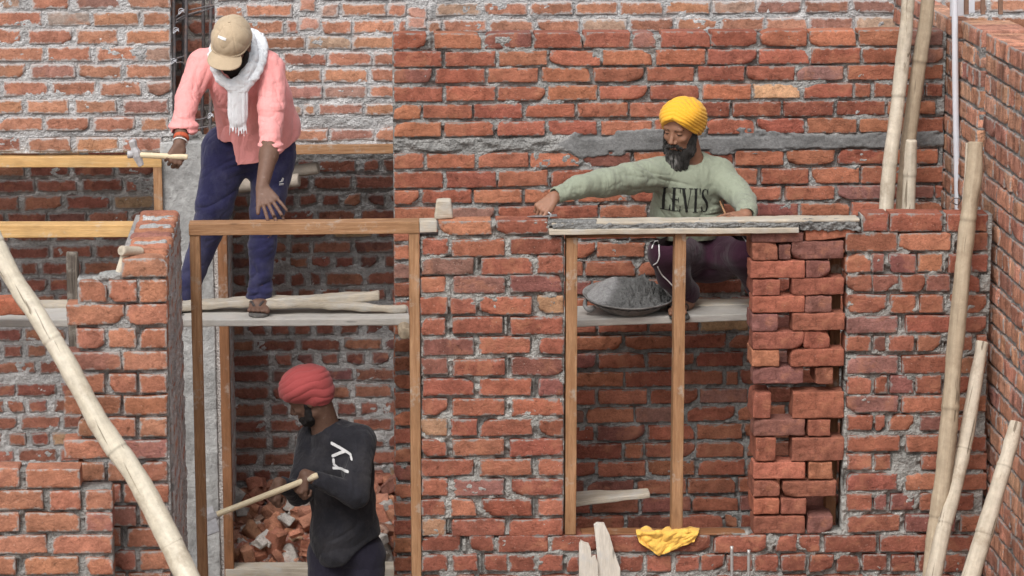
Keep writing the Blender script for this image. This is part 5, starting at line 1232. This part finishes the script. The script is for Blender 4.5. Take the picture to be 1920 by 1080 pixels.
# hammer
hm = empty('hammer', q(345, 291, 12.43), 'hammer with pale wooden handle and grey iron head held by the man in pink', 'hammer')
log_('handle', '', q(352, 293, 12.43), q(247, 289, 12.43), .0125, M_HNDL, 81, parent=hm, taper=-.1)
hd = q(256, 288, 12.43)
v, qq, tt = tube([hd+V(-.020, 0, .062), hd+V(-.016, 0, .055), hd+V(-.010, 0, .028), hd+V(-.003, 0, .008), hd+V(.003, 0, -.012), hd+V(.012, 0, -.036), hd+V(.018, 0, -.052), hd+V(.020, 0, -.055)], [.014, .019, .016, .022, .022, .017, .015, .010], 8, jit=.0015, nscale=30); mk('head', v, qq, M_IRON, hm, smooth=False, tri=tt)
v, qq, tt = tube([hd+V(-.040, 0, -.004), hd+V(-.036, 0, -.004), hd+V(-.01, 0, -.002)], [.014, .017, .017], 12); mk('face', v, qq, M_IRON, hm, tri=tt)

# ================================================================== squatting man with the yellow turban
p2 = empty('person', P(1300, 590, 12.8), 'person squatting in a sage sweater, plum trousers and yellow turban, laying mortar', 'person')
hc = q(1277, 236, 12.715); f2, u2 = V(-.56, -.80, -.30), V(-.13, -.30, .94)
shL, shR = q(1238, 322, 12.74), q(1346, 326, 12.80)
wr = q(1038, 370, 12.33); b = Solid()
b.U(rc(q(1300, 450, 12.95), q(1292, 335, 12.80), .10, .12, (V(0, 1, 0), .7)), .04).U(rc(shL, shR, .05, .05), .04)
R2, L2 = head(b, hc, f2, u2, 1.0)
b.U(rc(q(1296, 318, 12.80), L2(0, -.02, -.05), .064, .058), .02)
b.chain([shL, q(1140, 344, 12.50), wr], [.05, .038, .027])
elr = q(1398, 376, 12.62); wr2 = q(1398, 405, 12.34); b.chain([shR, elr, wr2], [.05, .04, .027])
kL, kR = q(1247, 475, 12.62), q(1400, 478, 12.68); aL = q(1287, 566, 12.80); aR = q(1428, 566, 12.80); hp = q(1330, 480, 12.97)
for k_, a_, dx in ((kL, aL, -1), (kR, aR, 1)): b.chain([hp+V(.05*dx, 0, -.02), k_+V(0, .02, -.02), a_], [.06, .036, .030])
zf = P(1290, 588, 12.75)[2]+.012
b.U(rc(aL, V(aL[0], aL[1]+.02, zf+.04), .036, .034), .02).U(rc(aL, V(P(1268, 585, 12.7)[0], 12.68, zf+.028), .034, .028), .02)
for k in range(5): b.U(rc(V(P(1268, 585, 12.7)[0]-.03+.016*k, 12.68, zf+.02), V(P(1268, 585, 12.7)[0]-.034+.017*k, 12.635+.005*k, zf+.014), .011, .010), .005)
b.U(rc(aR, V(aR[0]+.01, 12.68, zf+.025), .036, .03), .02)
# right hand with the trowel handle: fingers wrapped, index pointing down the shank
hand(b, wr, q(1019, 388, 12.30)-wr, V(-.35, -.72, .60), [(.15, .40, .25), (.75, 1.2, .7), (.95, 1.3, .8), (1.10, 1.3, .8)], (.35, .20, .5), side=-1, sc=1.0, spread=.07, r0=.0084)
# other hand flat on the board
hw_ = q(1401, 404, 12.36)
hand(b, hw_, q(1370, 408, 12.27)-hw_, V(.05, -.25, 1.), [(.06, .1, .1), (.10, .15, .1), (.35, .6, .3), (.45, .7, .3)], (.35, .06, .1), side=1, sc=1.0, spread=.10)
grow('body', b, np.minimum.reduce([wr, q(1000, 600, 12.6)])-V(.13, .25, .02), q(1460, 185, 13.1)+V(.04, .1, .05), .0031, M_SK2, p2)
# sweater
t = Solid()
t.U(rc(q(1290, 340, 12.79), q(1288, 395, 12.85), .150, .160, (V(0, 1, 0), .74)), .03)
t.U(rc(q(1288, 395, 12.85), q(1288, 440, 12.90), .160, .150, (V(0, 1, 0), .80)), .03)
t.U(rc(q(1238, 325, 12.75), q(1345, 328, 12.80), .066, .068), .05).U(ell(q(1292, 310, 12.84), (.11, .085, .055)), .04)
def armc(pts, k=.03):
    for i in range(len(pts)-1):
        a_, c_ = pts[i], pts[i+1]; t.U(rc(q(*a_[:3]), q(*c_[:3]), a_[3], c_[3]), k)
armc([(1236, 328, 12.75, .080), (1180, 336, 12.62, .072), (1130, 343, 12.50, .062), (1085, 350, 12.41, .050), (1046, 365, 12.345, .039)], .025)
armc([(1348, 328, 12.79, .076), (1378, 358, 12.70, .060), (1396, 378, 12.62, .056)], .03)
armc([(1396, 378, 12.62, .054), (1401, 395, 12.44, .044), (1401, 402, 12.38, .040)], .02)
t.C(rc(q(1292, 268, 12.72), q(1294, 304, 12.77), .062, .060), .006)
t.C(rc(q(1030, 374, 12.31), q(1041, 367, 12.335), .032, .031), .004)
t.C(rc(q(1400, 410, 12.28), q(1401, 404, 12.365), .032, .032), .003)
def sagefold(p):
    r_ = .0055*crease(p, (9, 9, 6), 41)+.0018*crease(p, (24, 24, 16), 42)
    M2_ = basis(V(1, -.3, -.28), V(.28, 0, 1))        # long pulls from the armpit along the reaching arm
    r_ += .026*near(p, q(1200, 352, 12.65), .15)*crease(p, (3, 19, 8), 43, M2_)
    M3_ = basis(V(.55, 0, -.85), V(.85, 0, .55)); r_ += .026*near(p, q(1245, 405, 12.72), .15)*crease(p, (2.5, 17, 6), 44, M3_)
    r_ += .013*near(p, q(1340, 395, 12.75), .10)*crease(p, (7, 10, 24), 45)
    for c_ in (q(1135, 346, 12.5), q(1396, 376, 12.62), q(1060, 358, 12.37), q(1402, 396, 12.45)): r_ += .009*near(p, c_, .07)*crease(p, (28, 9, 28), 46)
    return r_-.002
sw = grow('sweater', t, np.minimum(q(1030, 470, 12.6), q(1030, 470, 12.3))-V(.04, .12, 0), q(1430, 280, 13.1)+V(.03, .08, .02), .0040, M_SAGE, p2, sagefold)
B_ = basis(V(-.10, -.42, .9), V(1, 0, 0)); a_ = np.linspace(0, 2*PI, 41); cc_ = q(1296, 309, 12.775); v, qq, tt = tube([cc_+.067*math.cos(x)*B_[1]*1.02+.060*math.sin(x)*B_[2] for x in a_], .0075, 8, cap=False, ell=.7); mk('neckband', v, qq, M_SAGE, sw)
# lettering on the chest: tall thin-and-thick capitals
def let(u, v, ch):
    if ch == 'L': return ((u > .16) & (u < .42)) | ((v > .965) & (u < .60)) | ((v < .035) & (u < .98)) | ((u > .90-.10*(1-v/.26)) & (u < .98) & (v < .26))
    if ch == 'E': return ((u > .16) & (u < .42)) | ((v > .965) & (u < .94)) | ((v < .035) & (u < .98)) | ((np.abs(v-.50) < .016) & (u < .78)) | ((u > .88) & (u < .94) & (v > .78)) | ((u > .90) & (u < .98) & (v < .24)) | ((u > .72) & (u < .78) & (np.abs(v-.5) < .10))
    if ch == 'V': return stroke(u, v, [(.20, 1.0), (.54, .02)], [.050, .040], .42) | stroke(u, v, [(.84, 1.0), (.55, .02)], [.011, .011], .42) | ((v > .965) & ((u < .44) | (u > .68)))
    if ch == 'I': return ((u > .26) & (u < .74)) | ((v > .965)) | ((v < .035))
    if ch == 'q': return (v > .74) & (np.abs(u-.5) < .10+.30*(v-.74)/.26)
    if ch == 'S':
        pts = [(.80, .78), (.72, .92), (.52, .975), (.30, .93), (.19, .80), (.26, .66), (.50, .53), (.72, .40), (.82, .24), (.72, .08), (.48, .02), (.24, .07), (.14, .24)]
        return stroke(u, v, pts, [.012, .013, .015, .026, .042, .052, .056, .052, .042, .028, .015, .013, .012], .36) | ((u > .78) & (u < .85) & (v > .74) & (v < .99)) | ((u > .10) & (u < .17) & (v < .26) & (v > .01))
lay = [('L', 0, .195), ('E', .195, .395), ('V', .385, .64), ('I', .655, .755), ('q', .775, .815), ('S', .815, 1.)]
def word(u, v):
    r_ = np.zeros(u.shape, bool)
    for ch, a, c in lay: m = (u >= a) & (u < c); r_ |= m & let(np.clip((u-a)/(c-a), 0, 1), v, ch)
    return r_
stamp('chest_lettering', word, [q(1241, 396, 12.7), q(1330, 400, 12.7), q(1241, 349, 12.7)], sw, M_INK, sw, 240, 96, off=.0022)
# plum trousers
t = Solid()
t.U(ell(q(1322, 478, 12.98), (.165, .135, .12)), .04)
t.U(rc(q(1305, 478, 12.93), kL+V(.005, 0, .005), .105, .078), .04).U(rc(q(1345, 475, 12.93), kR, .110, .085), .05)
t.U(rc(kL, q(1262, 515, 12.68), .076, .070), .03).U(rc(q(1262, 515, 12.68), aL+V(0, 0, .035), .070, .052), .03).U(ell(q(1287, 545, 12.80), (.058, .07, .04)), .03)
t.U(rc(kR, q(1422, 545, 12.78), .075, .052), .03)
t.U(ell(q(1330, 492, 12.96), (.15, .13, .085)), .04)
def plumfold(p):
    M_ = basis(V(1, 0, .12), V(-.12, 0, 1)); r_ = .004*crease(p, (5, 14, 8), 51, M_)
    r_ += .010*near(p, q(1330, 468, 12.85), .17)*crease(p, (4, 20, 8), 52, M_)+.007*near(p, q(1275, 530, 12.75), .10)*crease(p, (12, 10, 22), 53)
    return r_
tr2 = grow('trousers', t, q(1205, 585, 12.6)-V(.02, .2, .02), q(1450, 425, 13.2)+V(.06, .1, .02), .0042, M_PLUM, p2, plumfold)
def onmesh(target, pxs, n=40, off=.004):
    bpy.context.view_layer.update(); me = target.data; M = target.matrix_world; bv = BVHTree.FromPolygons([M @ x.co for x in me.vertices], [tuple(p.vertices) for p in me.polygons]); out = []
    for x, y in spline(np.array(pxs, float), n):
        d = ray(x, y); d = d/np.linalg.norm(d); h_ = bv.ray_cast(Vector(CAM+d*10), Vector(d), 5)
        if h_[0] is not None: out.append(np.array(h_[0])-d*off*.5)
    return out
for pth in ([(1222, 466), (1226, 455), (1231, 447), (1235, 458), (1236, 472), (1236, 482), (1232, 492), (1225, 497)], [(1233, 500), (1241, 515), (1252, 526), (1262, 537)], [(1393, 444), (1399, 452), (1404, 458)]):
    pp_ = onmesh(tr2, pth)
    if len(pp_) > 6: v, qq, tt = tube(pp_, .0030, 6); mk('white_piping', v, qq, M_WHT, tr2, tri=tt)
# turban: wound bands over a big soft crown
t = Solid(); TB = np.array([R2[0], R2[1], R2[2]])
t.U(ell(L2(0, -.024, .040), (.099, .117, .080), R2), .02).U(ell(L2(-.008, .010, .062), (.084, .096, .054), R2), .03).U(ell(L2(0, -.055, .000), (.094, .080, .085), R2), .03).U(ell(L2(0, -.015, -.005), (.091, .085, .055), R2), .02)
def turbline(l): return .076-np.abs(l[..., 0]+.014)*.42-np.clip(.098-l[..., 1], 0, .3)*.84
def fc(p):
    l = (p-hc)@R2.T; return (l[..., 2]-np.maximum(turbline(l), -.075))*.75
t.C(fc, .008)
def turbfold(p):
    l = (p-hc)@R2.T; h_ = l[..., 2]-turbline(l)
    w_ = h_*(105+520*np.clip(-l[..., 0]+.01, 0, .11))+1.2*vnoise(l*9, 61)+l[..., 0]*14+.35*vnoise(l*26, 64)
    return .0062*np.abs(np.sin(w_))**.6-.0044+.0012*crease(p, (20, 20, 20), 62)
tb2 = grow('turban', t, hc-V(.22, .25, .2), hc+V(.25, .25, .25), .0029, M_TURB, p2, turbfold)
# beard, moustache, brows, eyes
t = Solid()
t.U(rc(L2(-.066, .012, -.034), L2(-.052, .034, -.100), .015, .030), .02).U(rc(L2(.066, .012, -.034), L2(.052, .034, -.100), .015, .030), .02)
t.U(ell(L2(0, .050, -.105), (.050, .046, .034), R2), .02).U(ell(L2(0, .058, -.150), (.052, .044, .052), R2), .025).U(ell(L2(.006, .046, -.195), (.040, .034, .045), R2), .03)
t.U(rc(L2(-.002, .098, -.054), L2(-.034, .078, -.072), .0085, .0075), .005).U(rc(L2(.002, .098, -.054), L2(.034, .078, -.072), .0085, .0075), .005)
t.C(ell(L2(0, .097, -.0685), (.017, .016, .0065), R2), .003)
def beardf(p): l = (p-hc)@R2.T; return .0060*fbm(l*np.array([110, 110, 26]), 3, 71)+.003*fbm(l*np.array([240, 240, 50]), 2, 72)
def beardcol(p):
    l = (p-hc)@R2.T; g_ = np.clip(1.15-np.abs(l[:, 0]-.004)/.035, 0, 1)*sstep(-l[:, 2], .095, .13)*np.clip(.35+.9*vnoise(l*np.array([170, 170, 26]), 75), 0, 1)
    return np.stack([.020+.30*g_, .018+.285*g_, .017+.275*g_], -1)
grow('beard', t, hc-V(.22, .24, .3), hc+V(.15, .15, .1), .0027, M_BEARD, p2, beardf, beardcol)
for s in (-1, 1):
    t = Solid(); t.U(rc(L2(s*.014, .087, .0165), L2(s*.034, .082, .0225), .0030, .0036), .003).U(rc(L2(s*.034, .082, .0225), L2(s*.050, .068, .016), .0036, .0022), .003)
    grow('eyebrow', t, hc-V(.14, .16, .1), hc+V(.12, .1, .1), .0021, M_HAIR, p2)
    t = Solid(); t.U(rc(L2(s*.020, .0812, -.0035), L2(s*.031, .0842, -.0050), .0016, .0020), .002).U(rc(L2(s*.031, .0842, -.0050), L2(s*.043, .0772, -.0025), .0020, .0014), .002)
    grow('eyelash', t, hc-V(.14, .16, .1), hc+V(.12, .1, .1), .0016, M_HAIR, p2, relax=0)
t = Solid().U(rc(L2(-.014, .0895, -.0690), L2(.014, .0895, -.0690), .0048, .0048), .003); grow('lips', t, hc-V(.14, .16, .12), hc+V(.12, .1, .05), .0020, plain_mat('lips', (.20, .08, .07), .5), p2)
sandal_parts(p2, P(1268, 585, 12.7)[0]+.01, 12.60, 12.85, zf-.006, M_SOLE); sandal_parts(p2, aR[0], 12.60, 12.85, zf-.006, M_SOLE)
v, qq, tt = tube(onmesh(tr2, [(1262, 574), (1266, 564), (1271, 556)], 12) or [q(1262, 574, 12.66), q(1266, 565, 12.67), q(1271, 556, 12.7)], .003, 6)
# trowel
tw = empty('trowel', q(1020, 410, 12.27), 'mason\'s trowel with its flat blade lying on the top brick under the hand', 'trowel')
zt_ = zz(413, YF, 1010)+.007
bl_ = [(988, .0), (1004, .030), (1030, .045), (1044, .040), (1044, -.040), (1030, -.045), (1004, -.030)]
pv = np.array([V(xx(a, 410, 12.27), 12.262+c*.55, zt_+.004*(a-988)/50) for a, c in bl_]); n_ = len(pv); vv_ = np.vstack([pv, pv-V(0, 0, .0025), pv.mean(0), pv.mean(0)-V(0, 0, .0025)]); i = np.arange(n_); j = (i+1) % n_
mk('blade', vv_, np.stack([i, n_+i, n_+j, j], -1), M_STEEL, tw, smooth=False, tri=np.vstack([np.stack([i, j, np.full(n_, 2*n_)], -1), np.stack([n_+j, n_+i, np.full(n_, 2*n_+1)], -1)]))
bx_ = V(xx(1038, 410, 12.27), 12.262, zt_+.004)
v, qq, tt = tube(spline([bx_+V(-.01, 0, 0), bx_+V(-.022, .004, .010), q(1022, 396, 12.285)], 16), .0038, 8); mk('shank', v, qq, M_STEEL, tw, tri=tt)
v, qq, tt = tube([q(1021, 400, 12.290), q(1022, 393, 12.318), q(1025, 386, 12.335)], [.008, .009, .008], 12); mk('handle', v, qq, M_WF, tw, tri=tt)
# pencil-like stick in the crook of the arm
v, qq, tt = tube([q(1350, 378, 12.60), q(1361, 403, 12.50)], .004, 8); o = mk('wooden_stick', v, qq, M_WF, tri=tt); tag(o, 'thin brown stick tucked at the elbow of the sage sweater', 'stick')
# pan of mortar
pn = empty('mortar_pan', P(1180, 595, 12.76), 'round grey metal pan on the scaffold plank beside the squatting man', 'pan')
cp = P(1179, 551, 12.80); zb = P(1180, 596, 12.72)[2]; Rr_ = .207; rim = cp[2]; dp = rim-zb-.004
rad = np.concatenate([np.linspace(0.001, .55, 8), np.linspace(.6, 1, 12)]); a_ = np.linspace(0, 2*PI, 64, endpoint=False); vs = []
tl = lambda p: np.stack([p[:, 0], p[:, 1], p[:, 2]+p[:, 1]*.10-p[:, 0]*.02], -1)
for r_, dz in [(x, 0) for x in rad]+[(1.03, .001), (1.035, -.006)]+[(x*.985-.0, -.005) for x in rad[::-1]]:
    zc = -dp*(1-min(r_, 1)**2.3) if dz != -.005 else -dp*(1-min(r_/.985, 1)**2.3)-.005
    wob_ = 1+.012*np.sin(3*a_+1)+.006*np.sin(7*a_); vs.append(np.stack([Rr_*r_*wob_*np.cos(a_), Rr_*r_*wob_*np.sin(a_), np.full(64, zc+(dz if dz > -.005 or r_ > 1.03 else 0))], -1))
vs = tl(np.concatenate(vs)); M_PAN = plain_mat('cement_coated_pan', (.20, .195, .19), .8, .1, .2, 20, .5, .003, .3, (12, .45, (.36, .355, .35), .7))
mk('bowl', vs+cp, grid_faces(64, len(rad)*2+2, wrap=True), M_PAN, pn)
v, qq, tt = tube(spline([cp+V(-.200, -.03, -.018), cp+V(-.206, -.045, -.045), cp+V(-.185, -.07, -.060), cp+V(-.165, -.08, -.042)], 16), .010, 8); mk('handle', v, qq, M_PAN, pn, tri=tt)
nu_, nv_ = 120, 60; a2 = np.linspace(0, 2*PI, nu_, endpoint=False); rr2 = np.linspace(0.01, .965, nv_); A_, R_ = np.meshgrid(a2, rr2); xg, yg = Rr_*R_*np.cos(A_), Rr_*R_*np.sin(A_)
lump = fbm(np.stack([xg*60, yg*60, xg*0], -1), 4, 91, .7); big_ = fbm(np.stack([xg*12, yg*12, xg*0+4], -1), 2, 92)
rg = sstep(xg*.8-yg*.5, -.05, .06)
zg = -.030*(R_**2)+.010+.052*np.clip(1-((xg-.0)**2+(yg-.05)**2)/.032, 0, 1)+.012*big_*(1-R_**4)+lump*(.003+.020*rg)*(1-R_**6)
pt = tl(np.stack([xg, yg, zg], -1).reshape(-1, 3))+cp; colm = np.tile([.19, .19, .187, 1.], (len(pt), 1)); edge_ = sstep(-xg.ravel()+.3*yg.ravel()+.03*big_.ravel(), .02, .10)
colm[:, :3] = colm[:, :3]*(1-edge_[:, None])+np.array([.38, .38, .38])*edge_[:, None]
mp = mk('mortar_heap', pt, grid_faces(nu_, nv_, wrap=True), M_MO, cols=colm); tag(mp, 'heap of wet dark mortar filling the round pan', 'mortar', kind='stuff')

# ================================================================== third man, below, back to the camera
p3 = empty('person', V(xx(645, 1000, 12.86), 12.86, GZ), 'person in dark clothes and coral turban seen from behind through the door frame', 'person')
Y3 = 12.86; h3 = q(578, 744, Y3-.02); f3, u3 = V(-.80, .10, -.42), V(-.38, 0, .92)
b = Solid(); R3, L3 = head(b, h3, f3, u3, 1.)
neck3 = q(610, 800, Y3+.01); b.U(rc(neck3, L3(0, -.03, -.05), .066, .060), .03)
pel = V(xx(648, 1020, Y3), Y3+.02, zz(1020, Y3)); b.U(rc(pel, q(630, 850, Y3), .11, .12, (V(0, 1, 0), .7)), .04)
s3a, s3b = q(588, 822, Y3+.08), q(674, 826, Y3-.05); b.U(rc(s3a, s3b, .05, .05), .04)
w3a, w3b = q(522, 905, Y3-.20), q(572, 890, Y3-.22); e3a, e3b = q(560, 925, Y3-.05), q(668, 930, Y3-.19)
b.chain([s3a, e3a, w3a], [.048, .04, .027]).chain([s3b, e3b, w3b], [.048, .04, .027])
ax3 = q(383, 975, Y3-.24)-q(590, 893, Y3-.24); ax3 /= np.linalg.norm(ax3)
for w_ in (w3a, w3b): hand(b, w_, V(-.35, -.1, -.75), V(-.75, -.5, .35), [(1.1, 1.4, .9)]*4, (.4, .3, .8), side=-1, sc=1.0, spread=0)
ft3 = []
for dx in (-.09, .10):
    k_ = V(pel[0]+dx, Y3-.02, .50); a_ = V(pel[0]+dx*1.1, Y3+.02, .08); b.chain([pel+V(dx, 0, -.04), k_, a_], [.08, .055, .04]); b.U(rc(a_, a_+V(-.03, -.16, -.05), .036, .028), .02)
grow('body', b, np.minimum(V(w3a[0], w3a[1], 0), h3)*V(1, 1, 0)-V(.16, .30, -.0), V(s3b[0]+.14, Y3+.3, h3[2]+.16), .0036, M_SK1, p3)
t = Solid()
t.U(rc(q(636, 868, Y3), q(648, 1000, Y3+.01), .155, .150, (V(0, 1, 0), .72)), .03).U(rc(q(592, 820, Y3+.06), q(670, 824, Y3-.04), .066, .068), .05).U(rc(q(612, 806, Y3), q(640, 830, Y3), .060, .09), .05).U(rc(q(648, 1000, Y3+.01), q(646, 1030, Y3), .158, .152, (V(0, 1, 0), .8)), .03)
for s_, e_, w_ in ((s3a, e3a, w3a), (s3b, e3b, w3b)): t.U(rc(s_, e_, .074, .055), .03).U(rc(e_, e_+(w_-e_)*.75, .055, .040), .02)
hem3 = [(560, 1050), (585, 1056), (610, 1066), (640, 1060), (668, 1036), (690, 1018), (716, 1012), (760, 1005)]
hx3 = np.array([xx(a, c, Y3-.1) for a, c in hem3]); hz3 = np.array([zz(c, Y3-.1, a) for a, c in hem3])
t.C(lambda p: (p[..., 2]-np.interp(p[..., 0], hx3, hz3))*.8, .003).C(rc(neck3+V(-.01, 0, .0), neck3+V(-.06, 0, .1), .066, .064), .005)
sh3 = grow('shirt', t, np.array([w3a[0]-.05, Y3-.42, zz(1075, Y3)]), np.array([s3b[0]+.16, Y3+.28, zz(790, Y3)]), .0045, M_DARKSHIRT, p3, lambda p: .009*crease(p, (9, 9, 6), 101)+.003*crease(p, (20, 20, 14), 102)+.014*near(p, q(650, 900, 12.75), .12)*crease(p, (4, 10, 20), 104, basis(V(.8, 0, -.5), V(0, 1, 0)))+.014*near(p, q(650, 1010, 12.75), .12)*crease(p, (4, 10, 24), 103, basis(V(.8, 0, .5), V(0, 1, 0))))
# print on the back, read from bottom to top
def ry(u, v):      # u runs up the picture, v towards the left
    a = stroke(u, v, [(.10, .30), (.10, .95)], [.065, .065], 1.3) | stroke(u, v, [(.10, .72), (.22, .92), (.38, .93)], [.055, .055, .055], 1.3)
    return a | stroke(u, v, [(.50, .95), (.70, .34)], [.065, .065], 1.3) | stroke(u, v, [(.92, .95), (.70, .34), (.62, .10), (.48, .06)], [.065, .065, .055, .05], 1.3)
stamp('back_lettering', ry, [q(664, 892, Y3-.2), q(660, 838, Y3-.2), q(624, 892, Y3-.2)], sh3, M_WHT, sh3, 90, 70, off=.003)
t = Solid(); t.U(ell(pel, (.158, .12, .12)), .03)
for dx in (-.085, .09): t.U(rc(pel+V(dx, 0, -.05), V(pel[0]+dx, Y3-.02, .50), .098, .078), .03).U(rc(V(pel[0]+dx, Y3-.02, .50), V(pel[0]+dx*1.1, Y3+.02, .12), .078, .06), .03)
grow('trousers', t, np.array([pel[0]-.24, Y3-.22, .04]), np.array([pel[0]+.24, Y3+.22, pel[2]+.16]), .005, M_DKTR, p3, lambda p: .005*crease(p, (6, 6, 9), 105)+.002*crease(p, (18, 18, 12), 106))
t = Solid(); t.U(ell(L3(0, -.012, .062), (.115, .125, .075), R3), .02).U(ell(L3(0, -.045, .010), (.098, .088, .085), R3), .03).U(ell(L3(0, .0, .09), (.08, .09, .06), R3), .03)
t.C(lambda p: (((p-h3)@R3.T)[..., 2]-(.045-np.abs(((p-h3)@R3.T)[..., 0])*.2-np.clip(.09-((p-h3)@R3.T)[..., 1], 0, .3)*.62))*.9, .008)
grow('turban', t, h3-V(.24, .24, .2), h3+V(.24, .24, .26), .0036, M_RTURB, p3, lambda p: .0045*np.abs(np.sin(((p-h3)@R3.T)[..., 2]*90+((p-h3)@R3.T)[..., 0]*30+2*vnoise(p*14, 111)))**.7-.002)
t = Solid(); t.U(ell(L3(0, .040, -.088), (.056, .050, .045), R3), .02); 
for s in (-1, 1): t.U(rc(L3(s*.064, .010, -.02), L3(s*.052, .03, -.085), .014, .022), .015)
grow('beard', t, h3-V(.2, .2, .25), h3+V(.15, .15, .1), .0036, M_HAIR, p3, lambda p: .004*fbm(p*60, 2, 3))
for dx in (-.09, .10): sandal_parts(p3, pel[0]+dx*1.1-.015, Y3-.22, Y3+.06, .010, M_SOLE)
# hoe
ho = empty('hoe', q(383, 975, Y3-.24), 'long-handled hoe with a dark head held low by the third man', 'hoe')
log_('handle', '', q(596, 891, Y3-.24), q(398, 969, Y3-.24), .014, M_HNDL, 92, parent=ho, taper=.05)
v, qq = rbox(.085, .15, .008, .003, (6, 8, 2)); v[:, 2] += v[:, 1]**2*1.2; c_ = q(390, 980, Y3-.26); Bm = basis(V(-.9, 0, -.35), V(.1, -.75, -.6)); mk('hoe_blade', v@Bm+c_, qq, M_IRON, ho)
v, qq, tt = tube([q(408, 966, Y3-.24), q(392, 972, Y3-.24), q(385, 975, Y3-.24)], [.019, .022, .022], 10); mk('socket', v, qq, M_IRON, ho, tri=tt)
# ------------------------------------------------------------------ camera, sky and sun
cd = bpy.data.cameras.new('camera'); co = bpy.data.objects.new('camera', cd); COL.objects.link(co)
cd.sensor_width = 36; cd.lens = F/1920*36; cd.clip_end = 2000; cd.clip_start = .1
Mx = Matrix.Identity(4)
for i in range(3): Mx[i][0], Mx[i][1], Mx[i][2], Mx[i][3] = rt[i], up[i], -fw[i], CAM[i]
co.matrix_world = Mx; S.camera = co
cd.dof.use_dof = True; cd.dof.focus_distance = 13.1; cd.dof.aperture_fstop = 4.5
w = bpy.data.worlds.new('World'); S.world = w; w.use_nodes = True; nt = w.node_tree; nt.nodes.clear()
sky = nt.nodes.new('ShaderNodeTexSky'); sky.sky_type = 'NISHITA'; sky.sun_disc = False
SE, SR = math.radians(50), math.radians(205)
sky.sun_elevation = SE; sky.sun_rotation = SR; sky.dust_density = 5; sky.air_density = 1.2
hs = nt.nodes.new('ShaderNodeHueSaturation'); hs.inputs['Saturation'].default_value = .22
bg = nt.nodes.new('ShaderNodeBackground'); bg.inputs['Strength'].default_value = .15; ou = nt.nodes.new('ShaderNodeOutputWorld')
nt.links.new(sky.outputs[0], hs.inputs['Color']); nt.links.new(hs.outputs[0], bg.inputs[0]); nt.links.new(bg.outputs[0], ou.inputs[0])
sd = bpy.data.lights.new('sun', 'SUN'); sd.energy = 1.5; sd.angle = math.radians(28); sd.color = (1, .97, .93)
so = bpy.data.objects.new('sun', sd); COL.objects.link(so)
dirv = Vector((math.sin(SR)*math.cos(SE), math.cos(SR)*math.cos(SE), math.sin(SE)))   # towards the sun
so.rotation_euler = dirv.to_track_quat('Z', 'Y').to_euler(); so.location = (0, 8, 12)
S.view_settings.view_transform = 'Standard'; S.view_settings.look = 'None'; S.view_settings.gamma = 1; S.view_settings.exposure = EXPO
S.view_settings.use_curve_mapping = False
S.cycles.max_bounces = 6; S.cycles.diffuse_bounces = 4; S.cycles.use_denoising = True
